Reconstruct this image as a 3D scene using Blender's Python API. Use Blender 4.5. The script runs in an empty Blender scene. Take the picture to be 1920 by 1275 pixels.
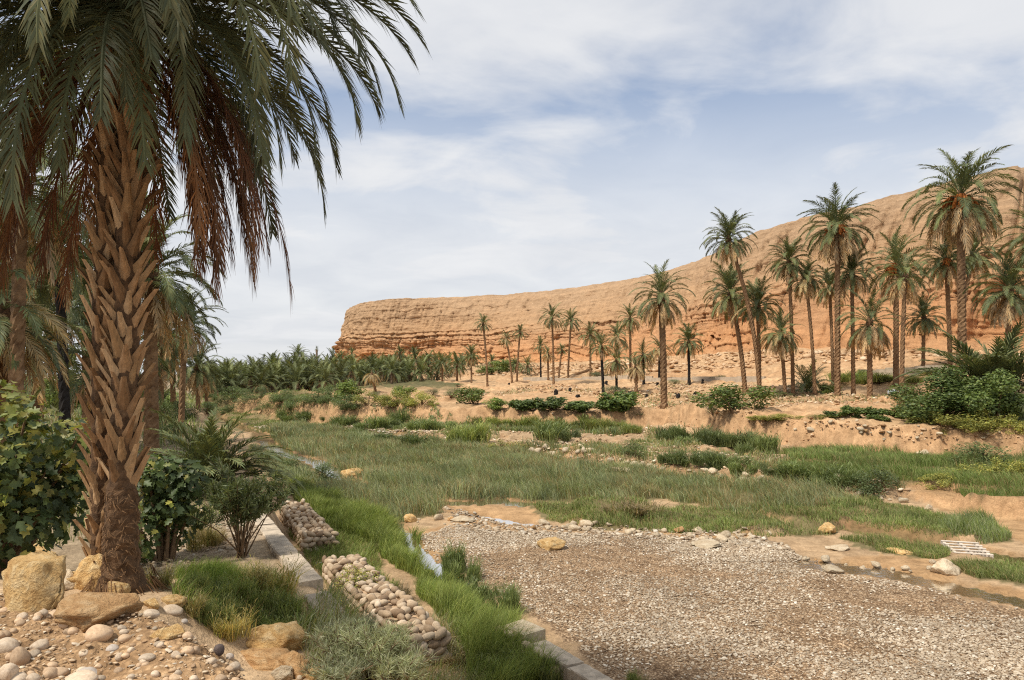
import bpy, math, random
import numpy as np
from mathutils import Vector, Matrix, Euler

R = math.radians
random.seed(7); rng = np.random.default_rng(7)
scene = bpy.context.scene
COL = scene.collection

# ------------------------------------------------------------------ camera
FPX, HYP, CAMZ = 1386.7, 700.0, 5.0          # focal length in photo pixels, horizon row, eye height over the wadi bed
cd = bpy.data.cameras.new('camera'); cam = bpy.data.objects.new('camera', cd); COL.objects.link(cam)
cam.location = (0, 0, CAMZ); cam.rotation_euler = (R(90), 0, 0)
cd.lens = 26; cd.sensor_width = 36; cd.shift_y = (HYP - 637.5) / 1920
cd.clip_start = 0.05; cd.clip_end = 6000
scene.camera = cam

# ------------------------------------------------------------------ light
SUN_DIR = Vector((-0.55, -0.34, 1.0)).normalized()      # towards the sun
sun_el = math.asin(SUN_DIR.z); sun_az = math.atan2(SUN_DIR.x, SUN_DIR.y)
sl = bpy.data.lights.new('sun', 'SUN'); sun = bpy.data.objects.new('sun', sl); COL.objects.link(sun)
sl.energy = 3.3; sl.angle = R(7); sl.color = (1.0, 0.93, 0.82)
sun.rotation_euler = SUN_DIR.to_track_quat('Z', 'Y').to_euler()
sun.location = (0, 0, 60)

world = bpy.data.worlds.new('World'); scene.world = world; world.use_nodes = True
wt = world.node_tree; wt.nodes.clear()
def wn(t, **k):
    n = wt.nodes.new(t)
    for a, b in k.items(): setattr(n, a, b)
    return n
wl = wt.links.new
out = wn('ShaderNodeOutputWorld'); tc = wn('ShaderNodeTexCoord')
sky = wn('ShaderNodeTexSky', sky_type='NISHITA', sun_disc=False, sun_elevation=sun_el, sun_rotation=sun_az)
sky.dust_density = 1.5; sky.ozone_density = 2.0
bg1 = wn('ShaderNodeBackground'); bg1.inputs[1].default_value = 0.11
bg2 = wn('ShaderNodeBackground'); bg2.inputs[1].default_value = 1.0
mixs = wn('ShaderNodeMixShader'); wl(mixs.outputs[0], out.inputs[0])
sep = wn('ShaderNodeSeparateXYZ'); wl(tc.outputs['Generated'], sep.inputs[0])
def wmath(op, a, b=None, c=None, clamp=False):
    m = wn('ShaderNodeMath', operation=op); m.use_clamp = clamp
    for i, v in enumerate((a, b, c)):
        if v is None: continue
        if isinstance(v, (int, float)): m.inputs[i].default_value = v
        else: wl(v, m.inputs[i])
    return m.outputs[0]
zz = wmath('ADD', wmath('MAXIMUM', sep.outputs[2], 0.0), 0.16)
px = wmath('DIVIDE', sep.outputs[0], zz); py = wmath('DIVIDE', sep.outputs[1], zz)
cmb = wn('ShaderNodeCombineXYZ'); wl(px, cmb.inputs[0]); wl(py, cmb.inputs[1])
mp = wn('ShaderNodeMapping'); wl(cmb.outputs[0], mp.inputs[0])
mp.inputs['Location'].default_value = (3.1, 7.7, 0.0); mp.inputs['Rotation'].default_value = (0, 0, R(-28)); mp.inputs['Scale'].default_value = (0.9, 1.0, 1)
nz = wn('ShaderNodeTexNoise'); wl(mp.outputs[0], nz.inputs['Vector'])
nz.inputs['Scale'].default_value = 0.9; nz.inputs['Detail'].default_value = 9; nz.inputs['Roughness'].default_value = 0.52; nz.inputs['Distortion'].default_value = 0.35
nz2 = wn('ShaderNodeTexNoise'); wl(mp.outputs[0], nz2.inputs['Vector'])
nz2.inputs['Scale'].default_value = 2.6; nz2.inputs['Detail'].default_value = 7; nz2.inputs['Roughness'].default_value = 0.55; nz2.inputs['Distortion'].default_value = 0.5
cov = wmath('ADD', wmath('MULTIPLY', nz.outputs[0], 0.75), wmath('MULTIPLY', nz2.outputs[0], 0.25))
mr = wn('ShaderNodeMapRange', interpolation_type='SMOOTHSTEP'); wl(cov, mr.inputs[0])
mr.inputs[1].default_value = 0.34; mr.inputs[2].default_value = 0.56; mr.inputs[3].default_value = 0.08; mr.inputs[4].default_value = 1.0
hz = wn('ShaderNodeMapRange', interpolation_type='SMOOTHSTEP'); wl(sep.outputs[2], hz.inputs[0])
hz.inputs[1].default_value = 0.14; hz.inputs[2].default_value = 0.46; hz.inputs[3].default_value = 1.0; hz.inputs[4].default_value = 0.0
fac = wmath('MAXIMUM', mr.outputs[0], wmath('MULTIPLY', hz.outputs[0], 0.95), clamp=True)
fac = wmath('MULTIPLY', fac, 0.96)
cr = wn('ShaderNodeValToRGB'); wl(nz2.outputs[0], cr.inputs[0])
cr.color_ramp.elements[0].position = 0.3; cr.color_ramp.elements[0].color = (0.535, 0.55, 0.58, 1)
cr.color_ramp.elements[1].position = 0.7; cr.color_ramp.elements[1].color = (0.625, 0.63, 0.64, 1)
wl(sky.outputs[0], bg1.inputs[0]); wl(cr.outputs[0], bg2.inputs[0])
wl(fac, mixs.inputs[0]); wl(bg1.outputs[0], mixs.inputs[1]); wl(bg2.outputs[0], mixs.inputs[2])

vs = scene.view_settings
vs.view_transform = 'Standard'; vs.look = 'None'; vs.gamma = 1.0; vs.exposure = 0.46; vs.use_curve_mapping = False
scene.cycles.max_bounces = 6; scene.cycles.diffuse_bounces = 3; scene.cycles.glossy_bounces = 2
scene.cycles.transmission_bounces = 3; scene.cycles.transparent_max_bounces = 4
scene.cycles.use_denoising = False; scene.cycles.filter_width = 1.15

# ------------------------------------------------------------------ noise
def _h(ix, iy, iz, s):
    n = (ix.astype(np.int64) * 374761393 + iy.astype(np.int64) * 668265263 + iz.astype(np.int64) * 2147483647 + s * 1274126177) & 0xffffffff
    n = ((n ^ (n >> 13)) * 1274126177) & 0xffffffff
    n = ((n ^ (n >> 16)) * 2246822519) & 0xffffffff
    return ((n ^ (n >> 15)) & 0xffffff) / float(0xffffff)
def vn3(x, y, z, s=0):
    x, y, z = np.broadcast_arrays(np.asarray(x, float), np.asarray(y, float), np.asarray(z, float))
    ix, iy, iz = np.floor(x), np.floor(y), np.floor(z)
    fx, fy, fz = x - ix, y - iy, z - iz
    fx = fx * fx * (3 - 2 * fx); fy = fy * fy * (3 - 2 * fy); fz = fz * fz * (3 - 2 * fz)
    r = 0
    for a in (0, 1):
        for b in (0, 1):
            for c in (0, 1):
                r = r + _h(ix + a, iy + b, iz + c, s) * (fx if a else 1 - fx) * (fy if b else 1 - fy) * (fz if c else 1 - fz)
    return r * 2 - 1
def vn2(x, y, s=0):
    x, y = np.broadcast_arrays(np.asarray(x, float), np.asarray(y, float))
    ix, iy = np.floor(x), np.floor(y); z0 = np.zeros_like(ix)
    fx, fy = x - ix, y - iy
    fx = fx * fx * (3 - 2 * fx); fy = fy * fy * (3 - 2 * fy)
    r = 0
    for a in (0, 1):
        for b in (0, 1):
            r = r + _h(ix + a, iy + b, z0, s) * (fx if a else 1 - fx) * (fy if b else 1 - fy)
    return r * 2 - 1
def fbm2(x, y, o=4, s=0, g=0.5):
    r, a, t = 0, 1.0, 0
    for i in range(o):
        r = r + a * vn2(x * 2**i + 13.7 * i, y * 2**i - 7.3 * i, s + i); t += a; a *= g
    return r / t
def fbm3(x, y, z, o=4, s=0, g=0.5):
    r, a, t = 0, 1.0, 0
    for i in range(o):
        r = r + a * vn3(x * 2**i + 13.7 * i, y * 2**i - 7.3 * i, z * 2**i + 3.1 * i, s + i); t += a; a *= g
    return r / t
def S(t):
    t = np.clip(t, 0, 1); return t * t * (3 - 2 * t)

# ------------------------------------------------------------------ mesh helpers
def mesh_np(name, v, f, cols=None, smooth=False, mat=None):
    """v (N,3), f (M,k) uniform polygon size"""
    me = bpy.data.meshes.new(name)
    v = np.ascontiguousarray(v, dtype=np.float32); f = np.ascontiguousarray(f, dtype=np.int32)
    k = f.shape[1]
    me.vertices.add(len(v)); me.vertices.foreach_set('co', v.ravel())
    me.loops.add(f.size); me.loops.foreach_set('vertex_index', f.ravel())
    me.polygons.add(len(f)); me.polygons.foreach_set('loop_start', np.arange(0, f.size, k, dtype=np.int32))
    me.polygons.foreach_set('loop_total', np.full(len(f), k, dtype=np.int32))
    if smooth: me.polygons.foreach_set('use_smooth', np.ones(len(f), dtype=bool))
    me.update(calc_edges=True)
    if cols is not None:
        c = np.ones((len(v), 4), dtype=np.float32); c[:, :cols.shape[1]] = cols
        at = me.color_attributes.new('Col', 'FLOAT_COLOR', 'POINT'); at.data.foreach_set('color', c.ravel())
    if mat: me.materials.append(mat)
    return me
def link(name, me, parent=None, loc=(0, 0, 0), rot=(0, 0, 0), scl=(1, 1, 1)):
    o = bpy.data.objects.new(name, me); COL.objects.link(o)
    o.location = loc; o.rotation_euler = rot; o.scale = scl
    if parent: o.parent = parent
    return o
def tag(o, label=None, cat=None, group=None, kind=None):
    if label: o['label'] = label
    if cat: o['category'] = cat
    if group: o['group'] = group
    if kind: o['kind'] = kind
    return o
def empty(name, loc, rz=0):
    o = link(name, None, None, loc, (0, 0, rz)); o.empty_display_size = 0.2
    return o
class MB:
    """collects vertices and tris/quads"""
    def __init__(s): s.v = []; s.f = []; s.c = []
    def add(s, v, f, c=None):
        n = len(s.v); s.v += [tuple(p) for p in v]; s.f += [tuple(i + n for i in q) for q in f]
        if c is not None: s.c += [c] * len(v)
    def tube(s, pts, rad, seg=6, c=None, cap=True):
        v, f = [], []
        pts = [Vector(p) for p in pts]
        for i, p in enumerate(pts):
            t = (pts[min(i + 1, len(pts) - 1)] - pts[max(i - 1, 0)]).normalized()
            a = t.cross(Vector((0, 0, 1)) if abs(t.z) < .95 else Vector((1, 0, 0))).normalized(); b = t.cross(a)
            r = rad[i] if hasattr(rad, '__len__') else rad
            for k in range(seg):
                q = 2 * math.pi * k / seg
                v.append(p + a * (math.cos(q) * r) + b * (math.sin(q) * r))
        for i in range(len(pts) - 1):
            for k in range(seg):
                f.append((i * seg + k, i * seg + (k + 1) % seg, (i + 1) * seg + (k + 1) % seg, (i + 1) * seg + k))
        if cap:
            f.append(tuple(range((len(pts) - 1) * seg, len(pts) * seg))); f.append(tuple(reversed(range(seg))))
        s.add(v, f, c)
    def box(s, c0, sz, rz=0, c=None):
        m = Matrix.Rotation(rz, 3, 'Z'); c0 = Vector(c0)
        v = [c0 + m @ Vector((x * sz[0] / 2, y * sz[1] / 2, z * sz[2] / 2)) for x in (-1, 1) for y in (-1, 1) for z in (-1, 1)]
        s.add(v, [(0, 1, 3, 2), (4, 6, 7, 5), (0, 4, 5, 1), (2, 3, 7, 6), (0, 2, 6, 4), (1, 5, 7, 3)], c)
    def mesh(s, name, mat=None, smooth=False):
        me = bpy.data.meshes.new(name); me.from_pydata(s.v, [], s.f); me.update()
        if smooth: me.polygons.foreach_set('use_smooth', np.ones(len(me.polygons), dtype=bool))
        if s.c:
            at = me.color_attributes.new('Col', 'FLOAT_COLOR', 'POINT')
            at.data.foreach_set('color', np.array([tuple(c) + (1,) for c in s.c], dtype=np.float32).ravel())
        if mat: me.materials.append(mat)
        return me

# ------------------------------------------------------------------ materials
class NT:
    def __init__(s, name):
        s.m = bpy.data.materials.new(name); s.m.use_nodes = True; s.t = s.m.node_tree; s.t.nodes.clear()
        s.o = s.n('ShaderNodeOutputMaterial')
    def n(s, t, **k):
        x = s.t.nodes.new(t)
        for a, b in k.items(): setattr(x, a, b)
        return x
    def put(s, sock, v):
        if hasattr(v, 'links'): s.t.links.new(v, sock)
        else:
            if hasattr(sock.default_value, '__len__') and len(sock.default_value) == 4 and len(v) == 3: v = tuple(v) + (1,)
            sock.default_value = v
    def noise(s, sc, det=4, rough=.55, vec=None, dist=0):
        x = s.n('ShaderNodeTexNoise'); x.inputs['Scale'].default_value = sc; x.inputs['Detail'].default_value = det
        x.inputs['Roughness'].default_value = rough; x.inputs['Distortion'].default_value = dist
        if vec is not None: s.put(x.inputs['Vector'], vec)
        return x.outputs[0]
    def vor(s, sc, vec=None, feat='F1', out='Distance', rnd=1.0):
        x = s.n('ShaderNodeTexVoronoi', feature=feat); x.inputs['Scale'].default_value = sc; x.inputs['Randomness'].default_value = rnd
        if vec is not None: s.put(x.inputs['Vector'], vec)
        return x.outputs[out]
    def ramp(s, fac, stops):
        x = s.n('ShaderNodeValToRGB'); s.put(x.inputs[0], fac)
        e = x.color_ramp.elements
        while len(e) < len(stops): e.new(0.5)
        for i, (p, c) in enumerate(stops):
            e[i].position = p; e[i].color = tuple(c) + (1,) if len(c) == 3 else c
        return x.outputs[0]
    def mix(s, fac, a, b, mode='MIX'):
        x = s.n('ShaderNodeMix', data_type='RGBA', blend_type=mode); s.put(x.inputs[0], fac); s.put(x.inputs[6], a); s.put(x.inputs[7], b)
        return x.outputs[2]
    def math(s, op, a, b=0.0, clamp=False):
        x = s.n('ShaderNodeMath', operation=op); x.use_clamp = clamp; s.put(x.inputs[0], a); s.put(x.inputs[1], b); return x.outputs[0]
    def mr(s, v, a, b, c=0.0, d=1.0):
        x = s.n('ShaderNodeMapRange'); s.put(x.inputs[0], v)
        for i, q in enumerate((a, b, c, d)): x.inputs[i + 1].default_value = q
        return x.outputs[0]
    def coord(s, w='Object'): return s.n('ShaderNodeTexCoord').outputs[w]
    def geo(s, w='Position'): return s.n('ShaderNodeNewGeometry').outputs[w]
    def attr(s, nm, o='Color'):
        x = s.n('ShaderNodeAttribute'); x.attribute_name = nm; return x.outputs[o]
    def rand(s): return s.n('ShaderNodeObjectInfo').outputs['Random']
    def bump(s, h, st=.5, d=.02, nrm=None):
        x = s.n('ShaderNodeBump'); x.inputs['Strength'].default_value = st; x.inputs['Distance'].default_value = d; s.put(x.inputs['Height'], h)
        if nrm is not None: s.put(x.inputs['Normal'], nrm)
        return x.outputs[0]
    def bsdf(s, col, rough=.8, nrm=None, spec=.3):
        x = s.n('ShaderNodeBsdfPrincipled'); s.put(x.inputs['Base Color'], col); s.put(x.inputs['Roughness'], rough)
        x.inputs['Specular IOR Level'].default_value = spec
        if nrm is not None: s.put(x.inputs['Normal'], nrm)
        return x
    def done(s, sh): s.t.links.new(sh.outputs[0], s.o.inputs[0]); return s.m
def val(t, c, amp=.3, sc=3.0):
    """colour times a soft noise"""
    n = t.noise(sc, 4, .6, t.geo()); return t.mix(1.0, c, t.ramp(n, [(.3, (1 - amp,) * 3), (.7, (1 + amp,) * 3)]), 'MULTIPLY')
M = {}
def leaf_mat(name, col=None, amp=.35, rough=.5, trans=.3, spec=.35, rnd=.25):
    t = NT(name)
    c = t.attr('Col') if col is None else t.mix(0.0, col, col)
    r = t.rand()
    c = t.mix(1.0, c, t.ramp(r, [(0, (1 - rnd, 1 - rnd, 1 - rnd * .8)), (1, (1 + rnd, 1 + rnd, 1 + rnd * .6))]), 'MULTIPLY')
    c = val(t, c, amp, 1.7)
    b = t.bsdf(c, rough, spec=spec)
    tr = t.n('ShaderNodeBsdfTranslucent'); t.put(tr.inputs[0], t.mix(1.0, c, (1.25, 1.25, .7), 'MULTIPLY'))
    m = t.n('ShaderNodeMixShader'); m.inputs[0].default_value = trans
    t.t.links.new(b.outputs[0], m.inputs[1]); t.t.links.new(tr.outputs[0], m.inputs[2])
    M[name] = t.done(m); return M[name]
leaf_mat('foliage')                                   # colour from the mesh
leaf_mat('palm_green', None, .25, .55, .22, .18, .22)
leaf_mat('palm_dead', None, .3, .7, .15, .15, .25)
leaf_mat('grass', None, .3, .55, .3, .25, .0)
def rock_mat(name, a, b, c, sc=3.0, bump=.6, bd=.03, rnd=.18):
    t = NT(name); co = t.coord()
    n1 = t.noise(sc, 6, .62, co, .4); n2 = t.noise(sc * 6, 5, .6, co); n3 = t.vor(sc * 1.6, t.n('ShaderNodeTexCoord').outputs['Object'], 'DISTANCE_TO_EDGE')
    col = t.ramp(n1, [(.28, a), (.5, b), (.72, c)])
    col = t.mix(.55, col, t.ramp(n2, [(.25, (.55, .5, .45)), (.5, (1, 1, 1)), (.75, (1.25, 1.2, 1.1))]), 'MULTIPLY')
    r = t.rand(); col = t.mix(1.0, col, t.ramp(r, [(0, (1 - rnd, 1 - rnd, 1 - rnd)), (1, (1 + rnd, 1 + rnd * .9, 1 + rnd * .8))]), 'MULTIPLY')
    h = t.math('ADD', t.math('MULTIPLY', n1, 1.2), t.math('ADD', t.math('MULTIPLY', n2, .5), t.math('MULTIPLY', t.math('MINIMUM', n3, .05), .8)))
    M[name] = t.done(t.bsdf(col, .9, t.bump(h, bump, bd), .2)); return M[name]
rock_mat('rock_ochre', (.40, .225, .08), (.56, .37, .16), (.69, .54, .31), 4.5, .8, .05)
rock_mat('rock_brown', (.33, .175, .075), (.46, .28, .13), (.58, .41, .23), 5.0, .8, .05)
rock_mat('rock_pale', (.42, .32, .20), (.53, .43, .30), (.62, .54, .40), 4.0, .8, .05)
rock_mat('cobble', (.38, .29, .20), (.49, .395, .29), (.57, .485, .38), 2.0, .3, .015, .3)
rock_mat('cobble_tan', (.36, .25, .16), (.47, .34, .22), (.56, .43, .30), 2.0, .2, .01, .3)
rock_mat('cobble_grey', (.28, .24, .20), (.36, .32, .28), (.44, .40, .35), 2.0, .2, .01, .25)
rock_mat('rock_dark', (.09, .07, .06), (.13, .10, .09), (.18, .14, .12), 3.0, .5, .02)
def pebble_mat(name, stops, rough=.9):
    t = NT(name); r = t.rand()
    col = t.ramp(r, stops); col = val(t, col, .2, 40); col = val(t, col, .22, .45)
    M[name] = t.done(t.bsdf(col, rough, None, .2)); return M[name]
pebble_mat('pebble', [(0, (.20, .14, .09)), (.2, (.32, .245, .165)), (.55, (.40, .32, .225)), (.8, (.46, .38, .28)), (.95, (.54, .47, .37)), (1, (.66, .60, .50))])
pebble_mat('pebble_tan', [(0, (.30, .19, .11)), (.4, (.46, .32, .19)), (.75, (.58, .44, .29)), (1, (.70, .60, .46))])
pebble_mat('scree', [(0, (.30, .17, .085)), (.4, (.43, .265, .14)), (.8, (.50, .34, .20)), (1, (.60, .46, .31))])
pebble_mat('gabion_stone', [(0, (.20, .135, .085)), (.3, (.33, .24, .155)), (.65, (.42, .325, .22)), (1, (.53, .43, .32))])
def plain(name, c, rough=.8, amp=.2, sc=6, bump=0, spec=.3):
    t = NT(name); col = val(t, t.mix(0.0, c, c), amp, sc)
    nr = t.bump(t.noise(sc * 5, 5, .6, t.geo()), bump, .01) if bump else None
    M[name] = t.done(t.bsdf(col, rough, nr, spec)); return M[name]
plain('concrete', (.43, .355, .265), .9, .4, 5, .8)
plain('concrete_grey', (.42, .345, .255), .9, .2, 2, .4)
plain('burnt', (.022, .019, .017), .85, .4, 8, .8, .2)
plain('stem', (.17, .11, .06), .85, .3, 10, .4)
plain('dates', (.42, .14, .03), .6, .3, 10)
plain('plastic_white', (.75, .77, .80), .4, .1, 5)
plain('plastic_blue', (.25, .38, .55), .4, .1, 5)
plain('wood_pale', (.55, .47, .38), .8, .25, 9, .4)
def boot_mat(name, a, b):
    t = NT(name); co = t.coord(); r = t.rand(); n = t.noise(7, 5, .65, co); sp = t.n('ShaderNodeSeparateXYZ'); t.put(sp.inputs[0], co)
    col = t.mix(r, a, b); col = t.mix(.8, col, t.ramp(n, [(.3, (.55, .5, .45)), (.7, (1.3, 1.28, 1.25))]), 'MULTIPLY')
    mp_ = t.n('ShaderNodeMapping'); t.put(mp_.inputs[0], co); mp_.inputs['Scale'].default_value = (40, 60, 4); st = t.noise(1.0, 3, .6, mp_.outputs[0])
    col = t.mix(.5, col, t.ramp(st, [(.35, (.6, .58, .55)), (.65, (1.25, 1.22, 1.2))]), 'MULTIPLY')
    M[name] = t.done(t.bsdf(col, .85, t.bump(st, .5, .01), .2))
boot_mat('boot', (.20, .115, .055), (.46, .29, .15))
boot_mat('boot_light', (.34, .21, .10), (.56, .39, .22))
plain('fibre', (.115, .065, .032), .95, .5, 14, 1.0)
def trunk_mat(name, a, b):
    t = NT(name); g = t.geo()
    n = t.noise(5, 5, .65, g); n2 = t.noise(1.1, 3, .5, g)
    col = t.ramp(n, [(.28, a), (.72, b)]); col = t.mix(1.0, col, t.ramp(n2, [(.3, (.75, .72, .7)), (.7, (1.2, 1.15, 1.1))]), 'MULTIPLY')
    M[name] = t.done(t.bsdf(col, .9, t.bump(n, .6, .05), .15))
trunk_mat('trunk', (.12, .07, .038), (.31, .20, .11))
trunk_mat('trunk_grey', (.13, .09, .06), (.30, .22, .15))
# ------------------------------------------------------------------ the lie of the land (metres; wadi bed at z = 0)
def W(px, py, z=0.0):
    y = (CAMZ - z) * FPX / (py - HYP); return ((px - 960) / FPX * y, y)
def interp(pts):
    xs = np.array([p[0] for p in pts], float); ys = np.array([p[1] for p in pts], float)
    return lambda x: np.interp(x, xs, ys)
y_mound = interp([(-9, 7.8), (-5.0, 6.9), (-4.0, 6.3), (-2.7, 5.6), (-1.87, 5.0), (-1.05, 4.2), (0, 3.6), (4, 3.2)])
x_wall = interp([(0, 0.6), (5, -0.6), (7, -1.25), (9, -2.2), (13.9, -4.62), (23, -8.8), (40, -16.5), (52, -22.5), (104, -43), (220, -86), (700, -260)])
y_A = interp([(-40, 90), (-22, 75), (-8, 55), (1, 45), (4.9, 38.5), (10.3, 33), (15.4, 28.5), (17.5, 24.5), (24, 21), (60, 14)])
y_B = interp([(-60, 115), (-30, 84), (-16, 68), (1.7, 59), (11.8, 56), (15.8, 45.5), (21, 40.5), (26.8, 39), (45, 38), (90, 34)])
y_R = interp([(-140, 300), (-60, 205), (-20, 150), (3.6, 125), (30, 95), (39.5, 73), (45, 63), (120, 58)])
z_R = interp([(-140, 4.2), (-60, 3.9), (3.6, 3.75), (30, 4.25), (39.5, 5.25), (50, 5.5)])
STREAMS = [  # (pixel polyline on the bed, half width m, depth)
    ([(380, 772), (430, 788), (480, 812), (505, 832), (540, 852), (590, 866), (640, 893), (690, 918), (760, 936), (850, 944), (900, 943), (940, 940), (985, 946)], 0.38, .2),
    ([(890, 966), (925, 976), (965, 983), (1010, 987)], 0.05, .1),
    ([(740, 985), (775, 1025), (805, 1055), (835, 1082), (870, 1110), (930, 1165)], 0.06, .2),
    ([(2250, 1195), (1960, 1138), (1850, 1117), (1760, 1098), (1680, 1080), (1600, 1070), (1530, 1062)], 0.30, .2),
    ([(1590, 990), (1650, 1003), (1720, 1017), (1790, 1030), (1850, 1038), (1930, 1052), (2100, 1062)], 0.28, .22),
]
STREAMS_W = [([W(*p) for p in pts], w, d) for pts, w, d in STREAMS]
BUMPS = [(11.0, 53.5, 3.0, .75), (19, 50, 4.0, .35), (-22.5, 51, 2.2, .6), (-19, 58, 3, .5), (16.0, 48.5, 2.5, .3), (-24, 84, 4, .8),
         (-5.3, 6.7, .9, .12), (-2.35, 5.35, .55, .12)]
TURF0 = [W(a, b, .05) for a, b in [(985, 950), (1150, 945), (1300, 960), (1500, 945), (1700, 948), (1850, 985), (1890, 1012), (1800, 1022), (1700, 1010), (1590, 985), (1540, 1002), (1440, 1003), (1300, 1000), (1150, 992), (1030, 975)]]
def dist_poly(x, y, pts):
    d = np.full(np.shape(x), 1e9)
    for (ax, ay), (bx, by) in zip(pts[:-1], pts[1:]):
        vx, vy = bx - ax, by - ay; t = np.clip(((x - ax) * vx + (y - ay) * vy) / (vx * vx + vy * vy), 0, 1)
        d = np.minimum(d, np.hypot(x - ax - t * vx, y - ay - t * vy))
    return d
def Z(x, y):
    x = np.asarray(x, float); y = np.asarray(y, float)
    n1 = fbm2(x * .35, y * .35, 3, 11); n2 = fbm2(x * 1.3, y * 1.3, 4, 12); n3 = fbm2(x * 6, y * 6, 3, 13)
    z = 0.05 + .03 * n1 + .02 * n2
    if np.any((y > 20) & (y < 32)): z = z + inpoly(x, y, TURF0) * .24 * S((fbm2(x * .75, y * .6, 3, 21) + .15) / .6)
    jag = .35 * n1 + .30 * n2
    # right-hand terraces
    ya = y_A(x) + jag * 1.6; yb = y_B(x) + jag * 1.5 + .35 * vn2(x * 1.9, y * .3, 5)
    sa = S((y - ya) / .9); sb = S((y - yb) / 1.1)
    z = z + sa * (.42 + .10 * n2)
    zr = z_R(x); t = np.clip((y - yb - 2.5) / np.maximum(y_R(x) - yb - 2.5, 5), 0, 1.0)
    up = 1.65 * sb + np.maximum(zr - 2.2, 0) * t
    beyond = np.clip(y - y_R(x), 0, 60) * .05
    z = z + np.where(sb > 0, up, 0) + (beyond + S((y - y_R(x)) / 6) * (.9 * fbm2(x * .22, y * .22, 4, 18) + .5)) * (sb > .9) + sb * (.30 * n1 + .16 * n2 + .35 * (S((fbm2(x * .16, y * .3, 3, 19) - .05) / .08) - .5) * np.clip((y - yb - 3) / 4, 0, 1)) + sa * (1 - sb) * .30 * (S((fbm2(x * .2, y * .45, 3, 20) + .02) / .07) - .5) + sb * (1 - sb) * (2.2 * fbm2(x * 1.4, y * 1.0, 4, 15) + 1.2 * fbm2(x * 4.2, y * 4.2, 2, 16)) + sa * (1 - sa) * .6 * fbm2(x * 3, y * 3, 3, 17)
    # left bank
    xw = x_wall(y)
    wl_ = np.where(y > 16, .5 * n1 + .5 * n2, 0) * np.clip((y - 16) / 10, 0, 1) * 1.5
    sl_ = S((xw + wl_ - x + 1.65) / 1.65)
    lift = 2.0 + .65 * S((11.5 - y) / 3.5) * S((-2.6 - x) / 1.2) + .06 * n1 + .05 * n2 + np.clip((y - 60) / 200, 0, 1) * .8
    left = lift * sl_ ** 1.1
    z = np.where(sl_ > 0, np.maximum(z * (1 - sl_) + left, z * (1 - sl_)), z)
    # rubble mound the photographer stands behind
    m = S((y_mound(x) - y + .25 * n2 + .12 * n3) / 1.0 + .5)
    z = z + (np.maximum(3.24 + .10 * n2 + .05 * n3 - .10 * np.clip(4.6 - y, 0, 3) * 0, z) - z) * m
    for bx, by, r, h in BUMPS:
        z = z + h * np.exp(-((x - bx) ** 2 + (y - by) ** 2) / (r * r)) * (1 + .35 * n2)
    for pts, w, d in STREAMS_W:
        k = S((w + .30 - dist_poly(x + .28 * n2, y + .4 * n1 + .3 * n3, pts) + .12 * n1 + .05 * n3) / .34)
        z = z - k * (d + .03)
    return z + .012 * n3 + .02 * n2 * (z > .3)
def G(px, py):
    """point of the land seen at a photo position"""
    def first(y):
        x = (px - 960) / FPX * y; hit = np.nonzero(Z(x, y) >= CAMZ - (py - HYP) / FPX * y)[0]; return hit[0] if len(hit) else len(y) - 1
    y = G_Y; i = first(y); y = np.linspace(y[max(i - 1, 0)], y[i], 24); y = y[first(y)]; x = (px - 960) / FPX * y
    return np.array((x, y, float(Z(np.array([x]), np.array([y]))[0])))
G_Y = 2.2 + 0.08 * np.cumsum(1.018 ** np.arange(300)); G_Y = G_Y[G_Y < 700]
def zat(x, y): return float(Z(np.array([x]), np.array([y]))[0])
def inpoly(x, y, P):
    r = np.zeros(np.shape(x), bool); n = len(P)
    for i in range(n):
        ax, ay = P[i]; bx, by = P[i - 1]
        c = (ay > y) != (by > y)
        with np.errstate(divide='ignore', invalid='ignore'): r ^= c & (x < (bx - ax) * (y - ay) / (by - ay) + ax)
    return r
def WP(pts, z=0.05): return [W(a, b, z) for a, b in pts]
def GP(pts): return [tuple(G(a, b)[:2]) for a, b in pts]
P_GRAVEL = WP([(850, 984), (900, 992), (1000, 996), (1150, 998), (1300, 1012), (1430, 1008), (1500, 1045), (1580, 1078), (1700, 1090), (1800, 1117), (1920, 1142), (2300, 1215), (2400, 1500), (1400, 1500), (1250, 1400), (1180, 1285), (1060, 1195), (1000, 1150), (930, 1100), (850, 1060), (800, 1035), (790, 1005)])
P_SILT = [WP([(770, 1000), (850, 984), (880, 1010), (865, 1062), (800, 1048)]), WP([(835, 948), (985, 948), (1025, 975), (985, 990), (900, 990), (850, 972)]),
          WP([(1560, 1038), (1700, 1040), (1790, 1062), (1770, 1088), (1600, 1066)]), WP([(1690, 922), (1800, 930), (1930, 940), (2200, 980), (2200, 1040), (1910, 1018), (1860, 982), (1760, 955)]),
          WP([(1780, 1098), (1930, 1100), (2250, 1160), (2250, 1200), (1930, 1135)]), WP([(1170, 985), (1400, 990), (1430, 1006), (1300, 1008)])]
P_MEADOW = WP([(470, 812), (560, 795), (650, 812), (760, 832), (830, 836), (1000, 850), (1140, 880), (1400, 912), (1600, 935), (1560, 955), (1430, 985), (1380, 965), (1250, 935), (1150, 950), (1000, 940), (840, 938), (820, 965), (720, 985), (690, 960), (600, 930), (520, 905), (480, 860)])
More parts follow.
